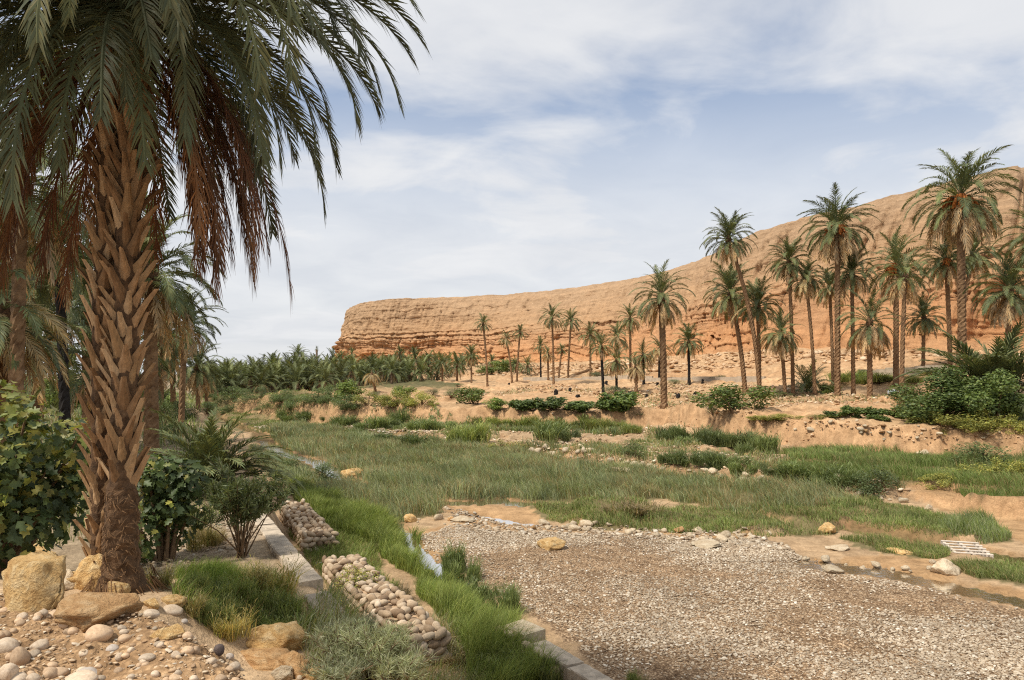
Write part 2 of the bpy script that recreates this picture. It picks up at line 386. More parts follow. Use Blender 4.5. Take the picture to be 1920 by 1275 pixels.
P_TURF = [WP([(985, 950), (1150, 945), (1300, 960), (1500, 945), (1700, 948), (1850, 985), (1890, 1012), (1800, 1022), (1700, 1010), (1590, 985), (1540, 1002), (1440, 1003), (1300, 1000), (1150, 992), (1030, 975)]),
          WP([(1560, 1004), (1640, 1010), (1780, 1034), (1760, 1048), (1640, 1035)]), WP([(1780, 1062), (1860, 1050), (1940, 1058), (2200, 1080), (2200, 1140), (1930, 1100), (1830, 1086)]),
          WP([(380, 765), (520, 775), (640, 790), (700, 810), (820, 830), (790, 845), (640, 862), (560, 842), (480, 822), (400, 790)])]
P_CHANNEL = GP([(540, 910), (620, 940), (720, 985), (780, 1010), (800, 1060), (880, 1105), (915, 1150), (985, 1215), (1030, 1290), (880, 1330), (870, 1200), (760, 1075), (680, 1010), (600, 985), (560, 940)])
P_SLOPE = GP([(540, 1000), (600, 985), (700, 1015), (720, 1060), (700, 1110), (720, 1150), (650, 1165), (610, 1100), (580, 1060)])
P_FORE = GP([(335, 1085), (400, 1075), (480, 1085), (520, 1125), (560, 1165), (600, 1195), (560, 1200), (480, 1190), (400, 1190), (350, 1130)])
P_RGRASS = [GP([(1470, 845), (1700, 852), (1800, 862), (1930, 850), (1930, 930), (1800, 935), (1790, 905), (1700, 905), (1640, 925), (1480, 895)])]
P_PATH = GP([(285, 985), (330, 960), (480, 955), (500, 1000), (470, 1020), (380, 1050), (330, 1090), (280, 1060)])

def build_land():
    nr, nc = 640, 540
    b = math.log(1600 / 6.0); t = np.linspace(0, 1, nr); yy = -3 + 6 * (np.exp(b * t) - 1)
    u = np.linspace(-1, 1, nc)
    Y = np.repeat(yy[:, None], nc, 1); X = u[None, :] * (np.maximum(Y, 0) * .92 + 9)
    z = Z(X, Y)
    z = np.where(Y > 400, np.minimum(z, 4.3), z)
    V = np.stack([X, Y, z], -1).reshape(-1, 3); x, y, zf = V.T
    i = np.arange(nr * nc).reshape(nr, nc)
    F = np.stack([i[:-1, :-1], i[:-1, 1:], i[1:, 1:], i[1:, :-1]], -1).reshape(-1, 4)
    jx = x + .35 * fbm2(x * 1.1, y * 1.1, 4, 31) + .12 * fbm2(x * 5, y * 5, 2, 33); jy = y + (.35 + .012 * y) * fbm2(x * 1.1, y * 1.1, 4, 32)
    C = np.tile(np.array([.44, .315, .19]), (len(x), 1)); gm = np.zeros(len(x))
    n = fbm2(x * .25, y * .25, 4, 41)[:, None]; nn = fbm2(x * 1.5, y * 1.5, 4, 42)[:, None]
    up = S((zf - .7) / 1.0)[:, None] * (x > x_wall(y) + 2)[:, None]
    C = C * (1 - up) + np.array([.46, .305, .17]) * up
    C = C * (1 + .22 * n + .18 * nn); rd_ = S((fbm2(x * .18, y * .3, 4, 43) - .05) / .3)[:, None] * up; C = C * (1 - .55 * rd_) + np.array([.44, .25, .125]) * .55 * rd_
    far = S((y - 85) / 30) * (x < -8) * (x < x_wall(y) + 40); C = C * (1 - far[:, None]) + np.array([.12, .11, .05]) * far[:, None]
    lb = S((x_wall(y) + .4 - x) / .8) * (y > 10.0); C = C * (1 - lb[:, None]) + np.array([.30, .23, .15]) * lb[:, None] * (1 + .2 * nn)
    def put(mask, c, k=1.0):
        nonlocal C
        mm = (mask.astype(float) * k)[:, None]; C = C * (1 - mm) + np.array(c) * mm * (1 + .18 * nn)
    bed = (zf < .6) & (y < 70) & (x > x_wall(y) + 1.2)
    put(bed & (y < 36), (.38, .26, .15), .7)
    grass_c = (.13, .115, .05)
    gravel = inpoly(jx, jy, P_GRAVEL)
    put(gravel, (.43, .31, .195)); gm[gravel] = 1
    for P in P_SILT: k = inpoly(jx, jy, P); put(k, (.40, .25, .125), .85); gm[k] *= .25
    for P in [P_MEADOW] + P_TURF + P_RGRASS: put(inpoly(jx, jy, P), grass_c, .85)
    for P in (P_CHANNEL, P_SLOPE, P_FORE): put(inpoly(jx, jy, P), (.14, .12, .05), .8)
    put(inpoly(jx, jy, P_PATH), (.34, .265, .185), .8)
    # wet margins of the streams
    for pts, w, d in STREAMS_W:
        dd = dist_poly(x, y, pts); k = S((w + .55 - dd + .15 * nn[:, 0]) / .4); k2 = S((w + .1 - dd) / .25)
        put(k, (.27, .165, .08), .75); put(k2, (.14, .10, .045), .8); gm *= (1 - .8 * k)
    moundm = S((y_mound(x) + .6 - y) / .5); put(moundm > .3, (.42, .275, .15), .9)
    rub = ((zf > .25) & (zf < .95) & (y > 24) & (x > -25) & bed) | ((y > 24) & (y < 62) & (zf < .9) & (zf > .3))
    gy, gx = np.gradient(z); dyy = np.gradient(Y, axis=0); dxx = np.gradient(X, axis=1)
    slope = np.hypot(gy / dyy, gx / dxx).ravel(); cut = S((slope - .30) / .35) * (x > x_wall(y) + 3) * (y > 24) * (y < 160)
    C = C * (1 - .8 * cut[:, None]) + np.array([.43, .265, .14]) * .8 * cut[:, None] * (1 + .25 * nn)
    me = mesh_np('land', V, F, C, True)
    at = me.attributes.new('gravel', 'FLOAT', 'POINT'); at.data.foreach_set('value', np.maximum(gm, .35 * rub + .5 * (moundm > .3)).astype(np.float32))
    t = NT('ground'); g = t.geo(); c = t.attr('Col'); gr = t.attr('gravel', 'Fac')
    n1 = t.noise(2.2, 6, .62, g); n2 = t.noise(17, 5, .65, g)
    c = t.mix(1.0, c, t.ramp(n1, [(.3, (.70, .66, .62)), (.7, (1.24, 1.24, 1.24))]), 'MULTIPLY'); c = val(t, c, .16, .6)
    c = t.mix(.8, c, t.ramp(n2, [(.28, (.68, .66, .63)), (.5, (1, 1, 1)), (.72, (1.28, 1.27, 1.25))]), 'MULTIPLY')
    vc = t.vor(24, g, out='Color'); vd = t.vor(24, g); sepc = t.n('ShaderNodeSeparateColor'); t.put(sepc.inputs[0], vc)
    peb = t.ramp(sepc.outputs[0], [(0, (.55, .5, .46)), (.4, (.95, .93, .9)), (.75, (1.25, 1.27, 1.28)), (1, (1.55, 1.62, 1.68))])
    peb = t.mix(1.0, peb, t.ramp(vd, [(.25, (1, 1, 1)), (.6, (.45, .4, .36))]), 'MULTIPLY')
    c = t.mix(gr, c, t.mix(1.0, c, peb, 'MULTIPLY'))
    h = t.math('ADD', t.math('MULTIPLY', n2, .6), t.math('MULTIPLY', t.math('MULTIPLY', t.math('SUBTRACT', .6, vd), gr), 1.0))
    nr_ = t.bump(h, .9, .035, t.bump(n1, .8, .16))
    me.materials.append(t.done(t.bsdf(c, .95, nr_, .15)))
    o = link('ground', me); tag(o, kind='structure', label='tan earth, gravel and terraced banks of the wadi floor'); return o
build_land()

# water of the stream and pools: sheets lying in the carved channels
def water():
    t = NT('water'); n = t.noise(7, 4, .6, t.geo())
    b = t.bsdf(t.mix(0.0, (.30, .20, .09), (.30, .20, .09)), .04, t.bump(n, .25, .02), .6)
    b.inputs['Transmission Weight'].default_value = 0.8; b.inputs['IOR'].default_value = 1.33
    M['water'] = t.done(b)
    for pts, w, d in STREAMS_W:
        P = [Vector((a, b_, 0)) for a, b_ in pts]; v, f = [], []
        P[0] += (P[0] - P[1]).normalized() * .7; P[-1] += (P[-1] - P[-2]).normalized() * .7
        for i, p in enumerate(P):
            d_ = (P[min(i + 1, len(P) - 1)] - P[max(i - 1, 0)]).normalized(); s = Vector((-d_.y, d_.x, 0)); e = w + .8
            v += [tuple(p - s * e + Vector((0, 0, -.014))), tuple(p + s * e + Vector((0, 0, -.014)))]
            if i: f.append((2*i - 2, 2*i - 1, 2*i + 1, 2*i))
        me = bpy.data.meshes.new('stream'); me.from_pydata(v, [], f); me.update(); me.materials.append(M['water'])
        tag(link('stream_water', me), kind='structure')
water()

# ------------------------------------------------------------------ the sandstone cliff
def catmull(P, t):
    P = np.array(P, float); n = len(P) - 1; s = np.clip(np.asarray(t) * n, 0, n - 1e-6); i = s.astype(int); f = (s - i)[:, None]
    p0 = P[np.maximum(i - 1, 0)]; p1 = P[i]; p2 = P[i + 1]; p3 = P[np.minimum(i + 2, n)]
    return .5 * (2 * p1 + (p2 - p0) * f + (2 * p0 - 5 * p1 + 4 * p2 - p3) * f**2 + (3 * p1 - p0 - 3 * p2 + p3) * f**3)
def cliff():
    def rimp(px, py, z=41.0):
        y = (z - CAMZ) * FPX / (HYP - py); return ((px - 960) / FPX * y, y, z)
    rim = [(215, 110, 43), (150, 122, 43), rimp(1990, 313, 42), rimp(1885, 316), rimp(1720, 356), rimp(1560, 396), rimp(1410, 438), rimp(1310, 488), rimp(1190, 521), rimp(1050, 542), rimp(930, 553), rimp(820, 558), rimp(730, 561), rimp(672, 570, 41), (-92, 440, 40), (-60, 560, 40)]
    foot = [(150, 60, 4), (92, 60, 4), (62, 69, 4), (52, 80, 4), (47, 96, 4), (43, 115, 4), (37, 136, 4), (30, 160, 3.5), (17, 195, 3), (0, 235, 3), (-18, 275, 3), (-38, 318, 3), (-62, 345, 3), (-90, 366, 3), (-108, 430, 3), (-90, 560, 3)]
    ns, nu, npl = 900, 190, 26
    s = np.linspace(0, 1, ns)
    # even out the sampling so that knots close to the camera get as much as those far off
    Rm, Ft = catmull(rim, s), catmull(foot, s)
    h = np.linspace(0, 1, nu)
    steep = S((s - .46) / .26)[:, None]                                   # 0 slope on the right, 1 cliff at the far end
    ra = np.interp(h, [0, .08, .14, .22, .34, .42, .48, .75, .9, 1], [0, .20, .30, .38, .50, .54, .57, .76, .88, 1])[None]
    rb = np.interp(h, [0, .06, .12, .22, .34, .40, .46, .54, .62, .72, .86, .94, 1], [0, .28, .42, .46, .50, .54, .57, .62, .70, .76, .86, .92, 1])[None]
    r = ra * (1 - steep) + rb * steep
    X = Ft[:, 0:1] * (1 - r) + Rm[:, 0:1] * r; Y = Ft[:, 1:2] * (1 - r) + Rm[:, 1:2] * r
    Zc = Ft[:, 2:3] * (1 - h[None]) + Rm[:, 2:3] * h[None]
    d = Ft[:, :2] - Rm[:, :2]; d /= np.linalg.norm(d, axis=1, keepdims=True)
    al = np.cumsum(np.r_[0, np.hypot(*np.diff((Ft + Rm)[:, :2] / 2, axis=0).T)])[:, None]      # metres along
    zz_ = Zc + 2.4 * fbm2(al * .025, Zc * .04, 3, 61) + .9 * fbm2(al * .13, Zc * .15, 3, 62)
    def lay(q, sc, sd):                                                   # hard and soft beds
        k = np.floor(q * sc); f = q * sc - k
        a = _h(k, k * 0, k * 0, sd); b = _h(k + 1, k * 0, k * 0, sd); return a + (b - a) * S((f - .86) / .14)
    band = S((h[None] - .10) / .06) * S((.62 - h[None]) / .14)            # ledgy lower cliff
    brk = S(fbm2(al * .05, h[None] * 3, 3, 70) * 1.6 + .45)
    amp = band * ((.5 + 2.4 * brk) * (1 - steep) + (2.2 + 1.8 * brk) * steep)
    alw = al + 7 * fbm2(al * .06, zz_ * .25, 3, 71)
    blocks = _h(np.floor(alw / 8 + 2.0 * lay(zz_, .22, 9)), np.floor(zz_ * .22), np.zeros_like(zz_), 77) - .5
    bl_edge = np.abs((alw / 8 + 2.0 * lay(zz_, .22, 9)) % 1 - .5) * 2
    D = amp * ((lay(zz_, .30, 3) - .5) * 1.5 + (lay(zz_, .85, 4) - .5) * .8 + blocks * .75 - .9 * S((bl_edge - .86) / .14) * steep * np.clip(blocks + .3, 0, 1))
    D = D + (.25 + .35 * steep) * (lay(zz_, 1.1, 7) - .5) * S((h[None] - .2) / .2) * (1 - .6 * S((h[None] - .75) / .2))
    gul = 1 - np.abs(fbm2(al * .055 + h[None] * .5, h[None] * 1.1, 3, 66)) * 2.4
    gul2 = 1 - np.abs(fbm2(al * .35 + h[None] * 2.5, h[None] * 1.6, 3, 67)) * 2.4
    D = D - np.clip(gul, 0, 1) ** 2 * 2.4 * (1 - .6 * steep) * S(h[None] / .2) * S((1 - h[None]) / .2) - np.clip(gul2, 0, 1) ** 3 * 1.5 * (1 - .4 * steep) * S((1.05 - h[None]) / .2)
    gul3 = 1 - np.abs(fbm2(al * .16 + h[None] * 5.0, h[None] * .8, 2, 72)) * 3.0; D = D - np.clip(gul3, 0, 1) ** 2 * 1.4 * (1 - .75 * steep) * np.clip(.4 + 1.5 * fbm2(al * .04, h[None] * 3, 2, 73), 0, 1) * S((h[None] - .5) / .1) * S((1.02 - h[None]) / .15)
    fans = S((.24 - h[None]) / .24) * (fbm2(al * .035, h[None] * 0, 2, 68) + .15)
    D = D + np.clip(fans, 0, 1) * 9 * (1 - .55 * steep)
    D = D + 2.6 * fbm3(X * .07, Y * .07, Zc * .10, 4, 63) + .9 * fbm3(X * .3, Y * .3, Zc * .45, 4, 64)
    # the red alcove at the near end
    ax = (X / Y - .655) / .045; az = (Zc - 9.0) / 7.0
    D = D - 6.0 * S(1.5 - np.sqrt(ax**2 + az**2)) * (Y < 140)
    X = X + d[:, 0:1] * D; Y = Y + d[:, 1:2] * D
    Zr = Zc + .5 * fbm3(X * .3, Y * .3, Zc * .3, 3, 65) * S((h[None]) / .1)
    # plateau behind the rim
    q = np.linspace(0, 1, npl + 1)[None, 1:] ** 1.6
    Xp = X[:, -1:] - d[:, 0:1] * q * 160; Yp = Y[:, -1:] - d[:, 1:2] * q * 160; Zp = Zr[:, -1:] + 2.2 * S(q * 3) * (1 - q) + .6 * fbm2(Xp * .08, Yp * .08, 3, 69) * S(q * 6) - 6 * q
    X = np.hstack([X, Xp]); Y = np.hstack([Y, Yp]); Zr = np.hstack([Zr, Zp])
    nt = nu + npl
    V = np.stack([X, Y, Zr], -1).reshape(-1, 3)
    i = np.arange(ns * nt).reshape(ns, nt)
    F = np.stack([i[:-1, :-1], i[:-1, 1:], i[1:, 1:], i[1:, :-1]], -1).reshape(-1, 4)
    me = mesh_np('cliff', V, F, None, False)
    t = NT('sandstone'); g = t.geo()
    sp = t.n('ShaderNodeSeparateXYZ'); t.put(sp.inputs[0], g)
    n0 = t.noise(.05, 4, .55, g); n1 = t.noise(.35, 7, .65, g); n2 = t.noise(1.6, 6, .7, g)
    hz_ = t.math('ADD', sp.outputs[2], t.math('MULTIPLY', t.math('SUBTRACT', n0, .5), 16.0))
    col = t.ramp(t.mr(hz_, 2, 44), [(0, (.48, .30, .16)), (.2, (.52, .265, .12)), (.38, (.49, .275, .14)), (.55, (.44, .275, .15)), (.75, (.42, .275, .16)), (1, (.43, .29, .175))])
    mpn = t.n('ShaderNodeMapping'); t.put(mpn.inputs[0], g); mpn.inputs['Scale'].default_value = (.03, .03, 1.1)
    st = t.noise(1.0, 5, .7, mpn.outputs[0])
    col = t.mix(.75, col, t.ramp(st, [(.3, (.72, .68, .65)), (.5, (1, 1, 1)), (.7, (1.2, 1.18, 1.15))]), 'MULTIPLY')
    col = t.mix(.8, col, t.ramp(n1, [(.28, (.72, .68, .64)), (.5, (1, 1, 1)), (.72, (1.22, 1.2, 1.18))]), 'MULTIPLY')
    col = t.mix(.6, col, t.ramp(n2, [(.28, (.68, .65, .62)), (.5, (1, 1, 1)), (.72, (1.2, 1.2, 1.2))]), 'MULTIPLY')
    hh = t.math('ADD', n1, t.math('ADD', t.math('MULTIPLY', n2, .5), t.math('MULTIPLY', st, .7)))
    me.materials.append(t.done(t.bsdf(col, .95, t.bump(hh, 1.0, 1.1), .1)))
    tag(link('cliff', me), kind='structure', label='long orange sandstone cliff with ledges and scree under a flat plateau')
cliff()
# ------------------------------------------------------------------ date palms
def frond_mesh(name, L, e0, droop, nl, ll, lw, col, seed, dead=False, power=1.5, dense=1.0, seg=14):
    """one feather leaf: rachis in the local XZ plane with leaflets left and right"""
    rd = random.Random(seed); v, f, c = [], [], []
    pts = []; p = Vector((0, 0, 0)); ang = []
    bend = rd.uniform(-.25, .25)
    for i in range(seg + 1):
        t = i / seg; a = R(e0 - droop * t ** power); yaw = bend * t * t
        pts.append(p.copy()); ang.append((a, yaw))
        p = p + Vector((math.cos(a) * math.cos(yaw), math.cos(a) * math.sin(yaw), math.sin(a))) * (L / seg)
    def at(t):
        s = min(t * seg, seg - 1e-4); i = int(s); q = pts[i].lerp(pts[i + 1], s - i); a, yaw = ang[i]; a2, y2 = ang[i + 1]
        a = a + (a2 - a) * (s - i); yaw = yaw + (y2 - yaw) * (s - i)
        tg = Vector((math.cos(a) * math.cos(yaw), math.cos(a) * math.sin(yaw), math.sin(a)))
        side = Vector((-math.sin(yaw), math.cos(yaw), 0)); return q, tg, side, tg.cross(side) * -1 if False else side.cross(tg) * -1
    # rachis: three-sided tapering rod
    rw = L * (.009 if not dead else .007)
    for i in range(seg + 1):
        q, tg, sd, up = at(min(i / seg, .999)); up = tg.cross(sd); w = rw * (1.25 - i / seg) + .002
        for k in (sd * w, sd * -w, up * w * .8): v.append(q + k); c.append(tuple(x * 1.25 for x in col) if not dead else tuple(x * 1.1 for x in col))
    for i in range(seg):
        for k in range(3): f.append((3*i + k, 3*i + (k + 1) % 3, 3*i + 3 + (k + 1) % 3, 3*i + 3 + k))
    t0 = .16
    for sgn in (-1, 1):
        for j in range(nl):
            if rd.random() > dense: continue
            t = t0 + (1 - t0) * (j + rd.uniform(.1, .9)) / nl
            q, tg, sd, up = at(min(t, .998)); up = tg.cross(sd)
            if up.z < 0 and not dead and abs(tg.z) < .7: up = -up
            prof = (.45 + .55 * min(1, (t - t0) / .22)) * (1 - .55 * max(0, (t - .55) / .45) ** 1.3)
            l = ll * prof * rd.uniform(.85, 1.1); phi = R(58 - 34 * t + rd.uniform(-9, 9))
            lift = rd.uniform(.12, .5) if not dead else rd.uniform(-.3, .5)
            if dead: phi = R(rd.uniform(6, 42))
            d = tg * math.cos(phi) + (sd * sgn + up * lift).normalized() * math.sin(phi); d.normalize()
            d2 = (d + Vector((0, 0, -rd.uniform(.15, .6) if not dead else -.9))).normalized()
            wd = (tg.cross(d)).cross(d); wd = wd.normalized() * lw * .5 if wd.length > 1e-5 else up * lw * .5
            wd = (wd + tg * lw * rd.uniform(-.25, .25))
            m = q + d * l * .45; e = m + d2 * l * .55
            n = len(v); v += [q - wd * .5, q + wd * .5, m - wd, m + wd, e]
            g = rd.uniform(.72, 1.3); y = rd.uniform(-.1, .2)
            cc = (col[0] * g * (1 + y), col[1] * g, col[2] * g * (1 - y))
            c += [cc] * 5; f += [(n, n + 1, n + 3, n + 2), (n + 2, n + 3, n + 4)]
    me = bpy.data.meshes.new(name); me.from_pydata([tuple(x) for x in v], [], f); me.update()
    at_ = me.color_attributes.new('Col', 'FLOAT_COLOR', 'POINT'); at_.data.foreach_set('color', np.array([tuple(x) + (1,) for x in c], dtype=np.float32).ravel())
    me.materials.append(M['palm_dead'] if dead else M['palm_green']); return me
GREEN = (.112, .135, .062); GREEN2 = (.145, .165, .072); DEAD = (.43, .31, .175); DEADR = (.135, .062, .032); DRY = (.38, .29, .15)
SHAPES = [(82, 50), (70, 70), (52, 85), (36, 95), (18, 92), (0, 80), (-18, 62)]
MIDF = [[frond_mesh('frond', 1, e, d, 42, .20, .0145, GREEN if k else GREEN2, 10 * i + k) for k in range(2)] for i, (e, d) in enumerate(SHAPES)]
MIDD = [frond_mesh('dead_frond', 1, e, d, 26, .24, .019, DEAD, 200 + k, True, .7) for k, (e, d) in enumerate([(-5, 80), (-20, 66), (-40, 48), (10, 98)])]
MIDY = [frond_mesh('dry_frond', 1, e, d, 28, .2, .017, DRY, 300 + k, False, 1.0) for k, (e, d) in enumerate([(10, 80), (-15, 60), (-35, 50)])]

def trunk_mesh(base, top, r, seed, burnt=0.0, zig=.16, seg=10, step=.17, bow=0.0):
    rd = random.Random(seed); H = top.z - base.z; n = max(6, int(H / step)); v, f = [], []
    for i in range(n + 1):
        t = i / n; e = t * t * .55 + t * .45
        p = Vector((base.x + (top.x - base.x) * e, base.y + (top.y - base.y) * e, base.z + H * t)) - base
        p.x += bow * math.sin(t * math.pi) * H * .03
        rr = r * (1.0 + .35 * max(0, 1 - t * H / .5) + .12 * max(0, (t - .9) / .1)) * (.92 + .16 * (1 - t))
        for k in range(seg):
            a = 2 * math.pi * (k + .5 * (i % 2)) / seg
            q = rr * (1 + (zig if (i + k) % 2 == 0 else -zig * .5) + rd.uniform(-.07, .07))
            v.append((p.x + math.cos(a) * q, p.y + math.sin(a) * q, p.z + rd.uniform(-.03, .03) - (.25 if i == 0 else 0)))
    for i in range(n):
        for k in range(seg): f.append((i*seg + k, i*seg + (k + 1) % seg, (i + 1)*seg + (k + 1) % seg, (i + 1)*seg + k))
    f.append(tuple(range(n * seg, n * seg + seg)))
    me = bpy.data.meshes.new('trunk'); me.from_pydata(v, [], f); me.update(); return me
def heart_mesh(r):
    mb = MB(); pts = [(0, 0, z * r) for z in (-2.6, -1.6, -.6, .4, 1.4, 2.4)]
    mb.tube(pts, [r * k for k in (.85, 1.2, 1.35, 1.3, .9, .35)], 9); return mb.mesh('heart', M['fibre'])
HEART = heart_mesh(1.0)
def bunch_mesh(seed):
    rd = random.Random(seed); mb = MB()
    for k in range(26):
        a = rd.uniform(0, 6.28); s = rd.uniform(.05, .3); e = Vector((.45 + rd.uniform(-.1, .25), math.sin(a) * s, -.15 - rd.uniform(.1, .55)))
        mb.tube([(0, 0, 0), (.3 + .1 * math.cos(a) * s, math.sin(a) * s * .6, .05), e], [.018, .02, .045], 4)
    return mb.mesh('date_bunch', M['dates'])
BUNCH = [bunch_mesh(1), bunch_mesh(2)]
def date_palm(base, top, r, L, ng, nd, seed, label, group, burnt=False, dry=0, bunch=0, tmat='trunk', up=1.0, name='date_palm', bow=0):
    rd = random.Random(seed); base = Vector(base); top = Vector(top)
    root = empty(name, base); tag(root, label, 'palm', group)
    me = trunk_mesh(base, top, r, seed, bow=bow); me.materials.append(M['burnt'] if burnt else M[tmat]); link('trunk', me, root)
    cr = link('crown', HEART, root, top - base, (0, 0, rd.uniform(0, 6)), (r * 1.15,) * 3); k0 = 1 / (r * 1.15)
    a0 = rd.uniform(0, 6.28); stiff = rd.randint(0, 1)
    for k in range(ng):
        q = (k + .5) / ng; idx = min(6, max(0, int(q ** .85 * 6.99 + rd.uniform(-.5, .5))))
        az = a0 + k * 2.39996 + rd.uniform(-.2, .2); l = L * rd.uniform(.85, 1.1) * (1 - .12 * (q > .7)) * k0
        m = MIDF[idx][rd.randint(0, 1)] if not (dry and rd.random() < dry) else MIDY[rd.randint(0, 2)]
        link('frond', m, cr, ((0, 0, (1.2 - 2.2 * q))), (rd.uniform(-.25, .25), rd.uniform(-.1, .1), az), (l, l, l))
    for k in range(int(nd * 1.7)):
        az = a0 + k * 2.39996 + rd.uniform(-.4, .4); l = L * rd.uniform(.6, .95) * k0
        link('dead_frond', MIDD[rd.randint(0, 3)], cr, (0, 0, -1.0 - rd.uniform(0, 1)), (rd.uniform(-.15, .15), 0, az), (l, l, l))
    for k in range(bunch):
        az = a0 + k * 2.1 + rd.uniform(-.3, .3); b = link('date_bunch', BUNCH[k % 2], root, top - base + Vector((0, 0, .2)), (0, 0, az), (L * .42,) * 3)
    return root
def at_depth(px, py, y): return Vector(((px - 960) / FPX * y, y, CAMZ + (HYP - py) / FPX * y))
def palm_px(cx, cy, bx, by, wpx, nd, label, seed, depth=None, group='date palms on the far terraces', **k):
    g = G(bx, by) if depth is None else None
    y = g[1] if depth is None else depth
    x = (bx - 960) / FPX * y; b = Vector((x, y, zat(x, y) - .05)); t = at_depth(cx, cy, y)
    t.y += random.Random(seed).uniform(-.3, .3)
    L = wpx / FPX * y * .63
    return date_palm(b, t, k.pop('r', max(.14, L * .062)), L, k.pop('ng', 58), nd, seed, label, group, **k)
GR = 'tall date palms on the right terrace'
palm_px(1365, 450, 1424, 741, 92, 12, 'date palm leaning strongly over the terrace, small crown against the sky', 1, group=GR, bow=.5)
palm_px(1371, 552, 1397, 738, 100, 14, 'date palm with dead skirt behind the leaning palm and leafy bush', 2, group=GR)
palm_px(1420, 575, 1424, 720, 88, 8, 'shorter date palm crowded between the leaning trunk and its neighbour', 3, depth=72, group=GR, dry=.15)
palm_px(1478, 492, 1487, 743, 80, 9, 'slim date palm with a short dead skirt left of the tan-fronded palm', 4, group=GR)
palm_px(1511, 522, 1528, 740, 74, 16, 'slightly leaning date palm with ragged tan dead fronds along its neck', 5, group=GR, dry=.2)
palm_px(1572, 428, 1570, 743, 122, 18, 'tall straight date palm with broad crown and long tan dead skirt', 6, group=GR, bunch=3)
palm_px(1596, 512, 1600, 739, 86, 16, 'date palm with dead fronds just behind the tall straight palm', 7, group=GR)
palm_px(1462, 628, 1472, 735, 80, 14, 'low date palm with drooping dry crown among taller trunks', 8, depth=68, group=GR, dry=.35)
palm_px(1555, 540, 1562, 715, 70, 6, 'thin dark-trunked date palm behind the tall straight palm', 9, depth=75, group=GR, dry=.3)
palm_px(1631, 605, 1631, 715, 112, 34, 'squat date palm with a thick brown skirt nearly reaching the ground', 10, depth=62, group=GR, ng=30)
palm_px(1680, 500, 1680, 726, 116, 12, 'twin date palm trunk with full crown and orange date bunches, thicker stem', 11, group=GR, bunch=4, ng=38)
palm_px(1697, 520, 1690, 726, 96, 10, 'date palm pressed against the thicker twin stem', 12, depth=55.5, group=GR, ng=24)
palm_px(1731, 597, 1731, 690, 78, 8, 'small date palm standing alone before the red scree', 13, depth=72, group=GR)
palm_px(1771, 492, 1783, 700, 96, 12, 'date palm with open crown beside the tallest palm', 14, depth=58, group=GR, bunch=2)
palm_px(1805, 372, 1805, 702, 172, 22, 'tallest date palm with wide crown, orange dates and hanging tan fronds', 15, depth=54, group=GR, bunch=5, ng=46)
palm_px(1824, 480, 1795, 695, 92, 10, 'date palm half hidden behind the tallest palm trunk', 16, depth=64, group=GR, bow=-.4)
palm_px(1893, 545, 1888, 705, 120, 26, 'date palm with heavy grey-brown skirt above the young palm bush', 17, depth=50, group=GR)
palm_px(1950, 452, 1950, 700, 130, 14, 'date palm at the terrace end, fronds reaching into view', 18, depth=50, group=GR)
palm_px(1240, 558, 1245, 764, 104, 20, 'lone date palm on a bare earth mound with drooping crown', 19, group=GR, ng=40, r=.24)
palm_px(1292, 642, 1292, 718, 60, 12, 'small date palm with blackened trunk standing by the road wall', 20, burnt=True)
GM = 'date palms below the middle of the cliff'
